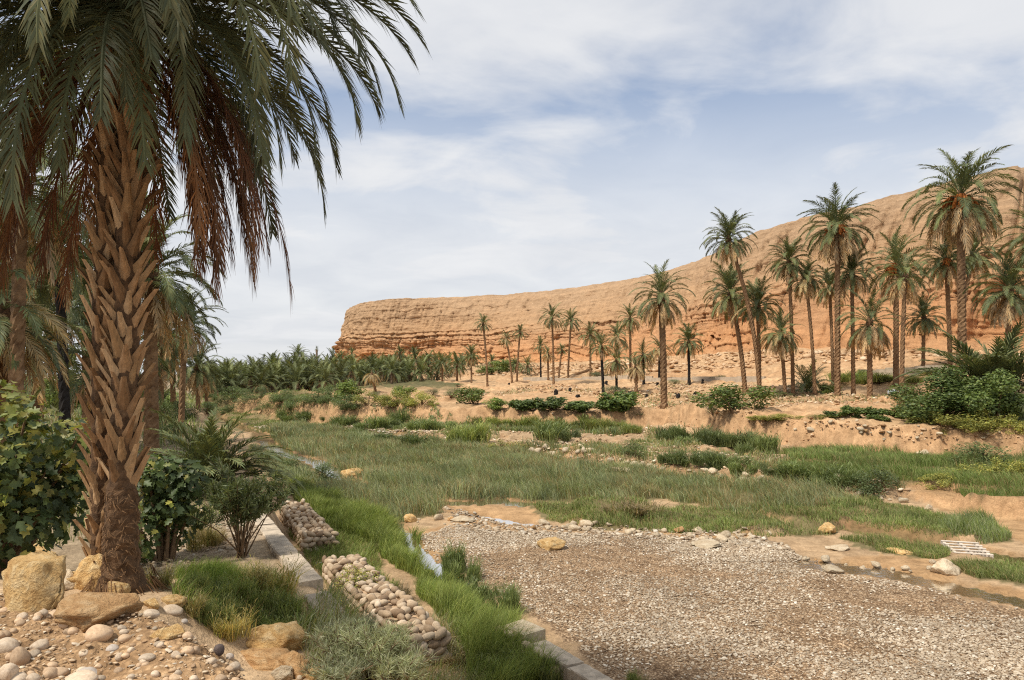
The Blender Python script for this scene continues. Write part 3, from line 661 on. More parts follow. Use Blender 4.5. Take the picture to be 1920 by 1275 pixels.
for i, (cx, cy, bx, by, w, nd, bt, dr, lab) in enumerate([
    (906, 608, 914, 725, 30, 3, 0, 0, 'thin tall date palm leaning left before the cliff'),
    (949, 636, 960, 716, 27, 2, 0, .1, 'thin date palm, lower of a crossing pair before the cliff'),
    (975, 625, 969, 715, 27, 3, 0, 0, 'thin date palm, taller of a crossing pair before the cliff'),
    (1013, 650, 1014, 714, 28, 3, 1, 0, 'short date palm with dark trunk left of the tall slender palm'),
    (1035, 597, 1038, 720, 42, 10, 0, 0, 'tall slender date palm with dense round crown on the middle terrace'),
    (1027, 665, 1028, 713, 26, 4, 0, .4, 'stunted dry date palm behind the tall slender palm'),
    (1054, 657, 1047, 706, 22, 1, 0, 0, 'small thin date palm leaning right between two tall ones'),
    (1071, 603, 1065, 706, 38, 4, 0, 0, 'tall slender date palm with reddish trunk under the cliff'),
    (1107, 630, 1107, 704, 40, 6, 0, 0, 'date palm beside the fallen log'),
    (1126, 650, 1131, 738, 42, 5, 1, 0, 'date palm with burnt black trunk and open crown on the terrace'),
    (1158, 632, 1162, 706, 44, 10, 0, .1, 'date palm with full crown behind the burnt ones'),
    (1155, 678, 1156, 732, 46, 16, 1, .2, 'low burnt date palm with a dusty hanging crown'),
    (1182, 598, 1182, 706, 46, 8, 0, 0, 'tall date palm with round crown standing close to the scree'),
    (1206, 666, 1207, 721, 42, 14, 1, .3, 'burnt date palm with ragged fronds next to the dry one'),
    (1193, 690, 1193, 735, 40, 16, 0, .7, 'dried-out grey date palm with a collapsed crown'),
    (1236, 655, 1236, 708, 46, 12, 1, .2, 'black-trunked date palm directly behind the lone mound palm'),
    (883, 666, 884, 718, 34, 6, 0, 0, 'bushy date palm at the edge of the far grove'),
    (751, 664, 753, 712, 26, 2, 0, 0, 'thin date palm rising from the far grove front'),
    (779, 675, 779, 713, 40, 8, 0, 0, 'round-headed date palm on the bank in front of the far cliff'),
    (804, 676, 804, 712, 30, 4, 0, 0, 'upright date palm among the bank palms before the far cliff'),
    (829, 682, 829, 714, 30, 5, 0, .1, 'low date palm among the bank palms before the far cliff'),
    (857, 686, 857, 716, 40, 6, 0, 0, 'dense low date palm beside the edge palm of the grove'),
    (989, 688, 989, 706, 32, 0, 0, 0, 'low trunkless date palm near the crossing pair'),
    (967, 684, 967, 704, 26, 0, 0, 0, 'small trunkless date palm behind the crossing pair'),
    (697, 703, 704, 735, 34, 4, 0, 1.0, 'dried yellowish date palm with bent trunk in front of the grove')]):
    palm_px(cx, cy, bx, by, w * 1.15, nd, lab, 40 + i, burnt=bool(bt), dry=dr, ng=38, group=GM, depth=None if by > 711 else {1047: 120, 1065: 122, 1107: 118, 1162: 110, 1182: 112, 1236: 104, 989: 135, 967: 140}[bx])
# left bank palms behind the great trunk
GL = 'date palms on the left bank'
palm_px(30, 345, 28, 690, 330, 10, 'date palm with slim scaly trunk at the left behind the fig bush', 70, depth=19, group=GL, r=.16, ng=54)
palm_px(112, 470, 124, 720, 230, 4, 'date palm with pale drooping crown and burnt black trunk behind the fig bush', 71, depth=25, group=GL, burnt=True, r=.15, ng=60)
palm_px(8, 590, 5, 740, 260, 18, 'low date palm with golden dry fronds at the left behind the fig bush', 72, depth=20, group=GL, dry=.45, r=.24, ng=60)
palm_px(285, 520, 285, 752, 235, 14, 'date palm with burnt neck and heavy crown behind the great trunk', 73, depth=27, group=GL, r=.22, ng=60)
palm_px(345, 610, 340, 742, 128, 8, 'date palm with a dark leaning trunk beside the burnt-neck palm', 74, depth=42, group=GL)
palm_px(370, 690, 372, 750, 92, 22, 'short date palm with a grey skirt at the end of the left bank', 75, depth=52, group=GL)
palm_px(200, 690, 200, 760, 260, 6, 'low date palm half hidden behind the great trunk', 76, depth=30, group=GL, ng=40)
palm_px(60, 655, 62, 745, 240, 4, 'low green date palm behind the black-trunked palm', 77, depth=34, group=GL, ng=40)
palm_px(300, 640, 300, 750, 150, 10, 'shaggy date palm standing behind the burnt-neck palm', 78, depth=46, group=GL)

palm_px(-40, 480, -40, 740, 300, 8, 'date palm whose drooping green fronds enter behind the slim scaly trunk', 79, depth=26, group=GL, ng=56)
palm_px(165, 560, 165, 740, 220, 6, 'date palm mostly covered by the great trunk', 80, depth=36, group=GL, ng=56)
palm_px(70, 560, 72, 740, 180, 4, 'green date palm filling the gap behind the black trunk', 81, depth=48, group=GL, ng=56)
palm_px(325, 670, 325, 750, 110, 10, 'low shaggy date palm between the left bank palms', 82, depth=58, group=GL, ng=50)
palm_px(385, 712, 388, 748, 70, 8, 'low date palm where the left bank meets the grove', 83, depth=70, group=GL, ng=50)
# the far grove: low-detail palms
def grove_crown(seed):
    """a whole crown as one mesh, put together from the frond shapes"""
    rd = random.Random(seed); VV, FF, CC = [], [], []; n0 = 0; tone = (.8, 1.0, 1.25, .9, 1.15, 1.05)[seed % 6]
    def arr(me):
        v = np.empty(len(me.vertices) * 3, np.float32); me.vertices.foreach_get('co', v); c = np.empty(len(me.vertices) * 4, np.float32); me.color_attributes['Col'].data.foreach_get('color', c)
        me.calc_loop_triangles(); t = np.empty(len(me.loop_triangles) * 3, np.int32); me.loop_triangles.foreach_get('vertices', t); return v.reshape(-1, 3), t.reshape(-1, 3), c.reshape(-1, 4)[:, :3]
    items = [(MIDF[min(5, int((k + .5) / 24 * 6))][rd.randint(0, 1)], k * 2.39996 + rd.uniform(-.25, .25), rd.uniform(.8, 1.1), tone) for k in range(24)] + [(MIDD[rd.randint(0, 3)], k * 2.4, rd.uniform(.5, .8), .8) for k in range(rd.randint(3, 9))]
    for me, az, l, tn in items:
        v, t, c = arr(me); ca, sa = math.cos(az), math.sin(az); v = v * l; v = np.stack([v[:, 0] * ca - v[:, 1] * sa, v[:, 0] * sa + v[:, 1] * ca, v[:, 2]], -1)
        VV.append(v); FF.append(t + n0); CC.append(c * tn * rd.uniform(.75, 1.3)); n0 += len(v)
    return mesh_np('crown', np.concatenate(VV), np.concatenate(FF), np.concatenate(CC), False, M['palm_green'])
GC = [grove_crown(k) for k in range(6)]
def grove():
    rd = random.Random(99); spots = []
    for y0, n, x0, x1 in ((100, 16, 385, 640), (113, 18, 390, 700), (128, 20, 395, 740), (146, 20, 400, 760), (170, 18, 400, 770), (205, 16, 400, 760), (138, 8, 690, 830), (158, 10, 700, 880), (185, 9, 720, 930)):
        for k in range(n):
            px_ = x0 + (x1 - x0) * (k + rd.uniform(.15, .85)) / n; spots.append((px_, y0 + rd.uniform(-7, 7)))
    for i, (px_, y) in enumerate(spots):
        x = (px_ - 960) / FPX * y; z = zat(x, y); L = rd.uniform(2.5, 4.2)
        limit = np.interp(px_, [385, 480, 560, 640, 720, 770, 850, 930], [702, 692, 684, 678, 684, 690, 695, 700])
        H = max(1.2, min(rd.uniform(1.8, 7.5), CAMZ + (HYP - limit + rd.uniform(-14, 18)) / FPX * y - L * .75 - z))
        if i in (40, 62, 75): H += 2.6
        root = empty('grove_palm', (x, y, z)); q_ = 'thin outer end' if px_ > 700 else 'front rank' if y < 121 else 'middle rank' if y < 158 else 'rear rank'; tag(root, 'green date palm in the %s of the grove below the far cliff' % q_, 'palm', 'palms in the %s of the far grove' % q_)
        me = trunk_mesh(Vector((x, y, z)), Vector((x + rd.uniform(-.5, .5), y, z + H)), .22, i, seg=7, step=.3); me.materials.append(M['trunk_grey']); link('trunk', me, root)
        link('crown', GC[i % 6], root, (0, 0, H), (rd.uniform(-.1, .1), rd.uniform(-.1, .1), rd.uniform(0, 6.28)), (L, L, L * rd.uniform(.9, 1.15)))
grove()
for i, (px_, py_, w) in enumerate([(566, 668, 26), (511, 674, 24), (660, 664, 30), (594, 655, 10), (640, 668, 26), (740, 672, 22)]):
    y = 215 if i != 3 else 190; x = (px_ - 960) / FPX * y; z = zat(x, y); t = at_depth(px_, py_, y); L = w / FPX * y * .55
    root = empty('grove_palm', (x, y, z)); tag(root, ['date palm with round crown rising over the dense grove', 'dead palm mast with a bare brown head above the grove'][i == 3], 'palm', 'palms rising over the far grove' if i != 3 else None)
    me = trunk_mesh(Vector((x, y, z)), t, .25, 500 + i, seg=7, step=.4); me.materials.append(M['trunk_grey']); link('trunk', me, root)
    link('crown', GC[i % 6], root, t - Vector((x, y, z)), (0, 0, i), (L, L, L * (1 if i != 3 else 1.6)))

# ------------------------------------------------------------------ the great palm in the foreground
FGS = [(78, 55), (64, 75), (50, 92), (38, 102), (26, 108), (14, 104), (2, 92), (-12, 78), (30, 88), (8, 84)]
FGC = [(.105, .112, .054), (.088, .095, .044), (.125, .13, .06)]
FGF = [frond_mesh('frond', 1, e, d, 84, .155, .0066, FGC[i % 3], 600 + i, False, 1.35, 1.0, 22) for i, (e, d) in enumerate(FGS)]
FGD = [frond_mesh('dead_frond', 1, e, d, 84, .19, .0052, DEADR if k % 3 else (.19, .095, .045), 700 + k, True, .55, 1.0, 20) for k, (e, d) in enumerate([(0, 86), (-10, 76), (15, 100), (-25, 62), (-40, 48)])]
def boot_mesh(seed):
    """dry leaf base: a broad scale hugging the trunk, its cut tip standing off; local Z up, X outwards"""
    rd = random.Random(seed); mb = MB(); hgt = rd.uniform(.28, .40); w = rd.uniform(.05, .072); out_ = rd.uniform(.09, .16)
    rows = [(-.04, w * 1.25, -.01, .05), (hgt * .25, w * 1.1, .025, .055), (hgt * .6, w * .62, .05 + out_ * .3, .04), (hgt * .85, w * .42, .04 + out_ * .75, .035), (hgt, w * .38 * rd.uniform(.8, 1.2), .04 + out_, .03)]
    v, f = [], []; tw = rd.uniform(-.03, .03)
    for i, (z, ww, o, th) in enumerate(rows):
        y0 = tw * i * .4
        v += [(o - th * .9, -ww + y0, z - .0), (o, -ww * .55 + y0, z), (o + th * .35, y0, z + (.01 if i == 4 else 0)), (o, ww * .55 + y0, z), (o - th * .9, ww + y0, z)]
    for i in range(4):
        for k in range(4): f.append((5*i + k, 5*i + k + 1, 5*i + k + 6, 5*i + k + 5))
    f.append((20, 21, 22, 23, 24))
    mb.add(v, f); return mb.mesh('leaf_base', M['boot'] if seed % 3 else M['boot_light'])
BOOTS = [boot_mesh(k) for k in range(8)]
def great_palm():
    rd = random.Random(5); Y0 = 8.0
    base = at_depth(232, 1118, Y0); base.z = zat(base.x, base.y) - .05; top = at_depth(248, 25, Y0)
    root = empty('date_palm', base); tag(root, 'great foreground date palm with two scaly trunks and brown hanging dead fronds', 'palm')
    B = base
    def ctr(which, z):
        t = (z - B.z) / (top.z - B.z)
        if which == 0: return Vector((np.interp(t, [0, .1, .45, 1], [-.02, -.03, .03, .09]), 0, z - B.z))
        return Vector((np.interp(t, [0, .15, .5, 1], [-.35, -.33, -.28, -.08]), .16 * (1 - t) + .02, z - B.z + .0))
    for w in (0, 1):
        z1 = top.z - (.15 if w == 0 else .9); n = 90; seg = 18; v, f = [], []
        for i in range(n + 1):
            z = B.z - .15 + (z1 - B.z + .15) * i / n; c = ctr(w, z); hz_ = z - B.z
            r = .2 if w == 0 else .105
            if w == 0: r = np.interp(hz_, [-.2, 0, .15, .35, 1.1, 1.25, 5, 6.5], [.36, .30, .235, .185, .165, .135, .125, .12])
            for k in range(seg):
                a = 6.2832 * k / seg; q = r * (1 + .07 * math.sin(i * 2.2 + k) * (hz_ < 1.3) + rd.uniform(-.06, .06)); v.append((c.x + math.cos(a) * q, c.y + math.sin(a) * q, c.z + rd.uniform(-.015, .015)))
        for i in range(n):
            for k in range(seg): f.append((i*seg + k, i*seg + (k + 1) % seg, (i + 1)*seg + (k + 1) % seg, (i + 1)*seg + k))
        me = bpy.data.meshes.new('trunk'); me.from_pydata(v, [], f); me.update(); me.materials.append(M['fibre']); tr = link('trunk', me, root)
        nb = 165 if w == 0 else 135; z0 = B.z + (1.12 if w == 0 else .1); zt = z1 - .25
        for k in range(nb):
            z = z0 + (zt - z0) * (k + rd.uniform(-.3, .3)) / nb; c = ctr(w, z); az = k * 2.39996 + rd.uniform(-.18, .18); s = rd.uniform(.85, 1.15) * (1 if w == 0 else .85)
            r = (.105 if w == 0 else .088)
            link('leaf_base', BOOTS[rd.randint(0, 7)], tr, (c.x + math.cos(az) * r, c.y + math.sin(az) * r, c.z), (rd.uniform(-.12, .12), rd.uniform(-.06, .12), az), (s * rd.uniform(.75, 1.15), s * rd.uniform(.9, 1.15), s))
    # fibre and root mat at the foot
    mb = MB()
    for k in range(900):
        a = rd.uniform(0, 6.28); z = rd.uniform(-.05, 1.2); r = np.interp(z, [0, .15, .35, 1.2], [.31, .24, .2, .178]); c = ctr(0, B.z + z)
        p = Vector((c.x + math.cos(a) * r, c.y + math.sin(a) * r, z)); d = Vector((math.cos(a) * rd.uniform(.01, .05), math.sin(a) * rd.uniform(.01, .05), 0)) + Vector((-math.sin(a), math.cos(a), 0)) * rd.uniform(-.07, .07) + Vector((0, 0, rd.uniform(-.09, .03)))
        s = Vector((-math.sin(a), math.cos(a), .3)) * .006
        mb.add([p - s, p + s, p + d], [(0, 1, 2)])
    for k in range(70):
        a = rd.uniform(0, 6.28); r0 = .3; r1 = rd.uniform(.38, .6); p = Vector((math.cos(a) * r0, math.sin(a) * r0, rd.uniform(.1, .3))); q = Vector((math.cos(a + .2) * r1, math.sin(a + .2) * r1, 0)); q.z = zat(B.x + q.x, B.y + q.y) - B.z - .02
        mb.tube([p, (p + q) / 2 + Vector((0, 0, -.06)), q], [.006, .005, .003], 4)
    link('root_mat', mb.mesh('root_mat', M['boot']), root)
    tl = top - B + Vector((0, 0, .15))
    cr = link('crown', HEART, root, tl, (0, 0, 0), (.24, .24, .30))
    k0 = 1 / .24
    n = 84
    for k in range(n):
        q = (k + .5) / n; az = k * 2.39996 + rd.uniform(-.15, .15); i = min(7, int(q * 8)); i = i if rd.random() < .75 else rd.choice((8, 9, i))
        l = rd.uniform(2.6, 3.3) * k0
        link('frond', FGF[i], cr, (0, 0, .9 - 1.9 * q), (rd.uniform(-.2, .2), rd.uniform(-.08, .08), az), (l, l, l * .8))
    # fronds the photo shows hanging in front of and beside the trunk: (azimuth deg, shape, length)
    for az, i, l in ((-98, 7, 3.3), (-118, 7, 3.4), (-84, 7, 2.8), (-138, 7, 3.4), (-155, 6, 3.4), (-172, 7, 3.3), (-64, 7, 2.7), (-46, 6, 3.0), (-28, 6, 3.1), (-108, 6, 3.4), (-126, 6, 3.4), (-95, 4, 3.1), (-110, 6, 2.6), (-70, 6, 2.4), (-128, 5, 2.9), (-50, 5, 2.9), (-148, 3, 3.2), (165, 5, 3.1), (-33, 4, 3.3), (-15, 4, 3.4), (0, 5, 3.2), (12, 3, 3.6), (-3, 6, 2.8), (-85, 3, 3.0), (-100, 5, 2.7), (-118, 4, 3.0), (-78, 5, 2.2), (-135, 4, 3.0), (-60, 4, 3.1), (-40, 3, 3.3), (-20, 3, 3.5), (-5, 3, 3.6), (8, 4, 3.5), (-28, 5, 3.2), (-160, 4, 3.2), (175, 4, 3.3), (20, 3, 3.5), (-10, 2, 3.7)):
        l *= k0; link('frond', FGF[i], cr, (0, 0, -.4), (rd.uniform(-.1, .1), 0, R(az)), (l * (.8 if i > 5 else 1), l, l * (.95 if i > 5 else .8)))
    for az, i, l in ((-8, 2, 3.15), (4, 2, 3.3), (-22, 0, 3.1), (14, 0, 3.2), (-35, 0, 2.9), (30, 0, 2.9), (-15, 1, 2.9), (0, 1, 2.6), (45, 1, 2.6), (60, 1, 2.5), (160, 1, 3.0), (-172, 0, 3.0), (-158, 1, 2.8),
                     (178, 2, 3.1), (140, 0, 2.7), (8, 0, 2.9), (-2, 0, 3.2), (-28, 1, 2.6), (100, 1, 2.5), (-12, 2, 2.7), (10, 1, 2.4), (20, 2, 2.9), (-18, 2, 3.3), (170, 2, 2.9), (-165, 2, 3.2), (150, 1, 2.8), (-5, 3, 2.3), (35, 3, 2.3)):
        l *= k0 * rd.uniform(.84, .98); link('dead_frond', FGD[i], cr, (0, 0, -1.6 + rd.uniform(-.6, .4)), (rd.uniform(-.08, .08), 0, R(az + rd.uniform(-5, 5))), (l * .86, l, l * .95))
great_palm()
# ------------------------------------------------------------------ stones
import bmesh
def ico(sub):
    bm = bmesh.new(); bmesh.ops.create_icosphere(bm, subdivisions=sub, radius=1.0)
    v = np.array([p.co[:] for p in bm.verts]); f = np.array([[q.index for q in p.verts] for p in bm.faces]); bm.free(); return v, f
ICO = {k: ico(k) for k in (1, 2, 3, 4)}
def boulder_mesh(seed, sub=4, cuts=13, rough=.17):
    g = np.random.default_rng(seed); v, f = ICO[sub]; v = v.copy()
    for k in range(cuts):
        n = g.normal(size=3); n /= np.linalg.norm(n); d = g.uniform(.45, .8)
        h = v @ n; over = np.maximum(h - d, 0); v -= n[None] * over[:, None] * .96
    s = seed * 3.7; r = rough * fbm3(v[:, 0] * 2 + s, v[:, 1] * 2, v[:, 2] * 2, 4, seed) + rough * .5 * fbm3(v[:, 0] * 6 + s, v[:, 1] * 6, v[:, 2] * 6, 3, seed + 5)
    rg = 1 - np.abs(fbm3(v[:, 0] * 3.1 + s, v[:, 1] * 3.1, v[:, 2] * 3.1, 3, seed + 8)) * 2; v *= (1 + r - .10 * np.clip(rg, 0, 1) ** 2 * (sub > 2))[:, None]
    v -= (v.max(0) + v.min(0)) / 2; v /= (v.max(0) - v.min(0)); return v, f
def cobble_mesh(seed, sub=3):
    g = np.random.default_rng(seed); v, f = ICO[sub]; v = v.copy()
    for k in range(4):
        n = g.normal(size=3); n /= np.linalg.norm(n); h = v @ n; over = np.maximum(h - g.uniform(.6, .85), 0); v -= n[None] * over[:, None] * .6
    v *= (1 + .07 * fbm3(v[:, 0] * 1.3 + seed, v[:, 1] * 1.3, v[:, 2] * 1.3, 3, seed))[:, None]
    v -= (v.max(0) + v.min(0)) / 2; v /= (v.max(0) - v.min(0)); return v, f
def mset(fn, n, sub, mat, s0=0, smooth=False):
    out_ = []
    for k in range(n):
        v, f = fn(s0 + k, sub); out_.append(mesh_np('stone', v, f, None, smooth, M[mat]))
    return out_
BOULD = {m: mset(boulder_mesh, 4, 4, m, i * 10, False) for i, m in enumerate(('rock_ochre', 'rock_brown', 'rock_pale'))}
COB = {m: mset(cobble_mesh, 5, 3, m, 50 + i * 10, True) for i, m in enumerate(('cobble', 'cobble_tan', 'cobble_grey', 'rock_dark'))}
RUB = mset(boulder_mesh, 6, 2, 'rock_pale', 90) + mset(boulder_mesh, 3, 2, 'rock_brown', 97)
def stone_px(name, cx, cy, w, h, kind, seed, label, group=None, depth=None, sink=.22, deepth=None, cat='rock'):
    """a stone whose visible body spans w x h photo pixels around (cx, cy)"""
    rd = random.Random(seed); g = G(cx, min(cy + h * .38, 1400)); y = depth or g[1]
    s = y / FPX; W_ = w * s * 1.08; D_ = W_ * rd.uniform(.75, 1.0)
    yy = y + D_ * .4; x = (cx - 960) / FPX * yy; k = yy / FPX; gz = zat(x, yy)
    ztop = CAMZ - (cy - h * .55 - HYP) / FPX * yy; zbot = min(CAMZ - (cy + h * .5 - HYP) / FPX * yy, gz - sink * h * k)
    H_ = ztop - zbot; z = (ztop + zbot) / 2; W_ = w * k * 1.08
    ms = (BOULD.get(kind) or COB.get(kind)); m = ms[seed % len(ms)]
    fl = rd.choice((1, -1))
    return tag(link(name, m, None, (x, yy, z), (rd.uniform(-.12, .12), rd.uniform(-.15, .15), rd.uniform(-.3, .3) + (math.pi if fl < 0 else 0)), (W_, D_, H_)), label, cat, group)
for i, (cx, cy, w, h, k, lab) in enumerate([
    (42, 1052, 120, 62, 'rock_ochre', 'flat-topped ochre boulder lying behind the largest boulder of the mound'),
    (62, 1102, 135, 112, 'rock_ochre', 'largest rough ochre boulder on the rubble mound'),
    (120, 1092, 70, 42, 'rock_pale', 'smooth pinkish slab between the largest boulder and the pointed one'),
    (182, 1078, 80, 80, 'rock_ochre', 'pointed pyramid-shaped yellow boulder leaning at the palm foot'),
    (138, 1090, 52, 34, 'rock_ochre', 'small squared yellow stone left of the pointed boulder'),
    (222, 1108, 44, 34, 'rock_ochre', 'yellow angular block right of the pointed boulder'),
    (190, 1152, 140, 76, 'rock_brown', 'broad brown boulder half sunk in the mound beneath the pointed one'),
    (516, 1202, 116, 70, 'rock_ochre', 'big angular ochre boulder balanced at the mound edge'),
    (500, 1240, 110, 40, 'rock_brown', 'tilted brown slab under the balanced ochre boulder'),
    (556, 1250, 62, 54, 'rock_brown', 'brown block supporting the balanced ochre boulder'),
    (600, 1266, 54, 34, 'rock_ochre', 'orange wedge stone at the foot of the supporting block'),
    (530, 1264, 46, 34, 'rock_pale', 'pale pinkish stone below the tilted slab'),
    (284, 1136, 36, 24, 'rock_ochre', 'little ochre stone on the small heap'),
    (326, 1130, 50, 26, 'rock_ochre', 'flat ochre stone crowning the small heap'),
    (315, 1190, 58, 28, 'rock_ochre', 'ochre stone stuck in the flank of the small heap')]):
    stone_px('boulder', cx, cy, w, h, k, 20 + i, lab, None, sink=.2)
cob = [(12, 1052, 30, 26, 'cobble', 'pale rounded stone resting on the flat-topped boulder'), (186, 1190, 46, 34, 'cobble_tan', 'big egg-shaped beige cobble below the broad brown boulder'),
       (324, 1146, 34, 22, 'cobble', 'white oval cobble on the small heap'), (284, 1152, 28, 18, 'cobble', 'whitish cobble beside the white oval one'),
       (352, 1193, 20, 16, 'cobble_tan', 'pinkish round cobble right of the stone stuck in the heap'), (411, 1219, 18, 22, 'rock_dark', 'dark almost black stone on the mound slope')]
for i, (cx, cy, w, h, k, lab) in enumerate(cob): stone_px('cobble', cx, cy, w, h, k, 60 + i, lab, cat='stone')
big = [(14, 1214, 40, 34), (38, 1236, 32, 44), (14, 1262, 32, 34), (90, 1266, 32, 26), (74, 1210, 30, 18), (168, 1266, 46, 24), (150, 1276, 60, 26), (102, 1153, 32, 16), (42, 1158, 20, 18), (72, 1155, 16, 14), (276, 1233, 28, 14), (130, 1160, 30, 14),
       (22, 1140, 18, 14), (122, 1172, 24, 20), (60, 1275, 26, 22), (110, 1262, 30, 20), (36, 1274, 30, 22), (210, 1217, 24, 16), (64, 1228, 22, 18), (8, 1190, 20, 14), (158, 1225, 18, 12), (366, 1220, 16, 16), (396, 1240, 18, 14), (430, 1232, 16, 14), (440, 1250, 20, 16), (330, 1270, 24, 12), (265, 1255, 26, 12), (240, 1140, 18, 14), (300, 1210, 14, 12), (345, 1166, 14, 10), (232, 1186, 16, 12)]
for i, (cx, cy, w, h) in enumerate(big): stone_px('cobble', cx, cy, w, h, ('cobble', 'cobble_tan', 'cobble', 'cobble_tan', 'cobble', 'cobble_grey')[i % 6], 100 + i, 'rounded pale river cobble lying loose on the rubble mound', 'loose cobbles on the mound', cat='stone')
rd = random.Random(31)
for i in range(95):
    cx, cy = rd.uniform(0, 600), rd.uniform(1125, 1300)
    if cy < 1135 + .32 * max(0, cx - 150): continue
    s = rd.uniform(8, 17); stone_px('cobble', cx, cy, s * rd.uniform(1, 1.5), s, rd.choice(('cobble', 'cobble_tan', 'cobble_tan', 'cobble_tan', 'cobble')), 300 + i, 'small rounded stone embedded in the mound soil', 'small stones of the mound', cat='stone')
# rocks in the wadi
for i, (cx, cy, w, h, k, lab) in enumerate([
    (1034, 1022, 52, 26, 'rock_ochre', 'orange block standing alone on the gravel'), (1774, 1066, 52, 34, 'rock_pale', 'large pale boulder at the end of the brown pool'),
    (1549, 993, 36, 24, 'rock_ochre', 'rounded yellowish boulder in the turf by the dark channel'), (1562, 1069, 36, 18, 'rock_pale', 'long pale stone lying across the pool head'),
    (1325, 1022, 52, 18, 'rock_pale', 'low whitish stone at the upper gravel edge'), (1310, 995, 22, 14, 'rock_pale', 'small pale stone in front of the turf'),
    (1437, 1000, 26, 12, 'rock_pale', 'flat stone half buried in turf edge'), (1570, 1028, 40, 14, 'rock_pale', 'pale slab by the sandy spit'), (1688, 1035, 44, 12, 'rock_ochre', 'sandy slab between channel and pool'),
    (655, 1074, 36, 28, 'rock_brown', 'smooth brown boulder in grass beside the gabion'), (764, 1230, 44, 34, 'rock_brown', 'reddish round boulder below the gabion end'), (770, 973, 24, 18, 'rock_ochre', 'yellow stone on the small rubble spit'),
    (660, 888, 44, 22, 'rock_ochre', 'pale outcrop beside the upper stream'), (1740, 952, 16, 12, 'rock_pale', 'white stone before the sandy path'), (868, 975, 46, 14, 'rock_pale', 'flat stones edge by the small puddle'),
    (1195, 886, 110, 16, 'rock_pale', 'long pale ledge rock at the meadow edge'), (1040, 853, 26, 14, 'rock_pale', 'pale block in the rubble slope'), (1425, 905, 24, 14, 'rock_pale', 'white stone in the rubble line'),
    (1802, 890, 22, 12, 'rock_pale', 'white stone under the yellow herbs'), (1730, 850, 20, 14, 'rock_pale', 'white stone at the foot of the earth bank'), (590, 945, 30, 10, 'rock_pale', 'stone capping the far gabion')]):
    stone_px('boulder', cx, cy, w, h, k, 500 + i, lab, None, sink=.15)
def rubble_line(pts, n, smin, smax, label, group, spread, seed):
    rd = random.Random(seed)
    for k in range(n):
        t = rd.uniform(0, len(pts) - 1.001); i = int(t); cx = pts[i][0] + (pts[i+1][0] - pts[i][0]) * (t - i); cy = pts[i][1] + (pts[i+1][1] - pts[i][1]) * (t - i)
        g = G(cx + rd.gauss(0, 6), cy + rd.gauss(0, spread)); s = rd.uniform(smin, smax) * (.6 if rd.random() < .6 else 1) * g[1] / FPX
        tag(link('rubble_stone', RUB[rd.randint(0, 8) if rd.random() < .4 else rd.randint(0, 5)], None, (g[0], g[1], g[2] + s * .2), (rd.uniform(-.3, .3), rd.uniform(-.3, .3), rd.uniform(0, 6)), (s * rd.uniform(1, 1.5), s, s * rd.uniform(.6, .9))), label, 'stone', group)
rubble_line([(1140, 872), (1250, 880), (1400, 900), (1550, 912), (1700, 935)], 70, 8, 18, 'pale angular stone in the rubble edge between meadow and low terrace', 'stones of the meadow edge', 5, 1)
rubble_line([(990, 850), (1060, 845), (1130, 850)], 26, 7, 16, 'pale stone on the rubble slope above the meadow', 'stones of the rubble slope', 7, 2)
rubble_line([(1230, 815), (1330, 838), (1450, 868), (1600, 890)], 36, 7, 13, 'small pale stone strewn between the shrub rows', 'stones between the shrub rows', 6, 3)
rubble_line([(1000, 985), (1100, 992), (1200, 998), (1320, 1008), (1420, 1006)], 48, 9, 20, 'whitish stone along the wet upper edge of the gravel', 'stones along the gravel edge', 5, 4)
rubble_line([(490, 800), (560, 803), (640, 808), (700, 816)], 30, 6, 12, 'pale stone on the far gravel bar', 'stones of the far gravel bar', 3, 5)
rubble_line([(640, 880), (680, 885), (710, 890)], 14, 8, 18, 'stone in the bar at the bend of the upper stream', 'stones at the stream bend', 5, 6)
rubble_line([(720, 972), (780, 975), (830, 972), (870, 978)], 16, 8, 20, 'pale stone on the small spit by the puddle', 'stones of the small spit', 4, 7)
rubble_line([(1490, 1050), (1540, 1056), (1600, 1062), (1700, 1068), (1760, 1060)], 20, 8, 16, 'pale stone at the rim of the brown pool', 'stones round the pool', 5, 8)
rubble_line([(1500, 800), (1620, 805), (1750, 815), (1900, 820)], 26, 6, 13, 'stone sticking out of the earth bank face', 'stones in the earth bank', 9, 9)
rubble_line([(330, 1000), (400, 985), (450, 975), (330, 940)], 12, 9, 20, 'pale stone lying on the dirt path', 'stones on the path', 12, 10)

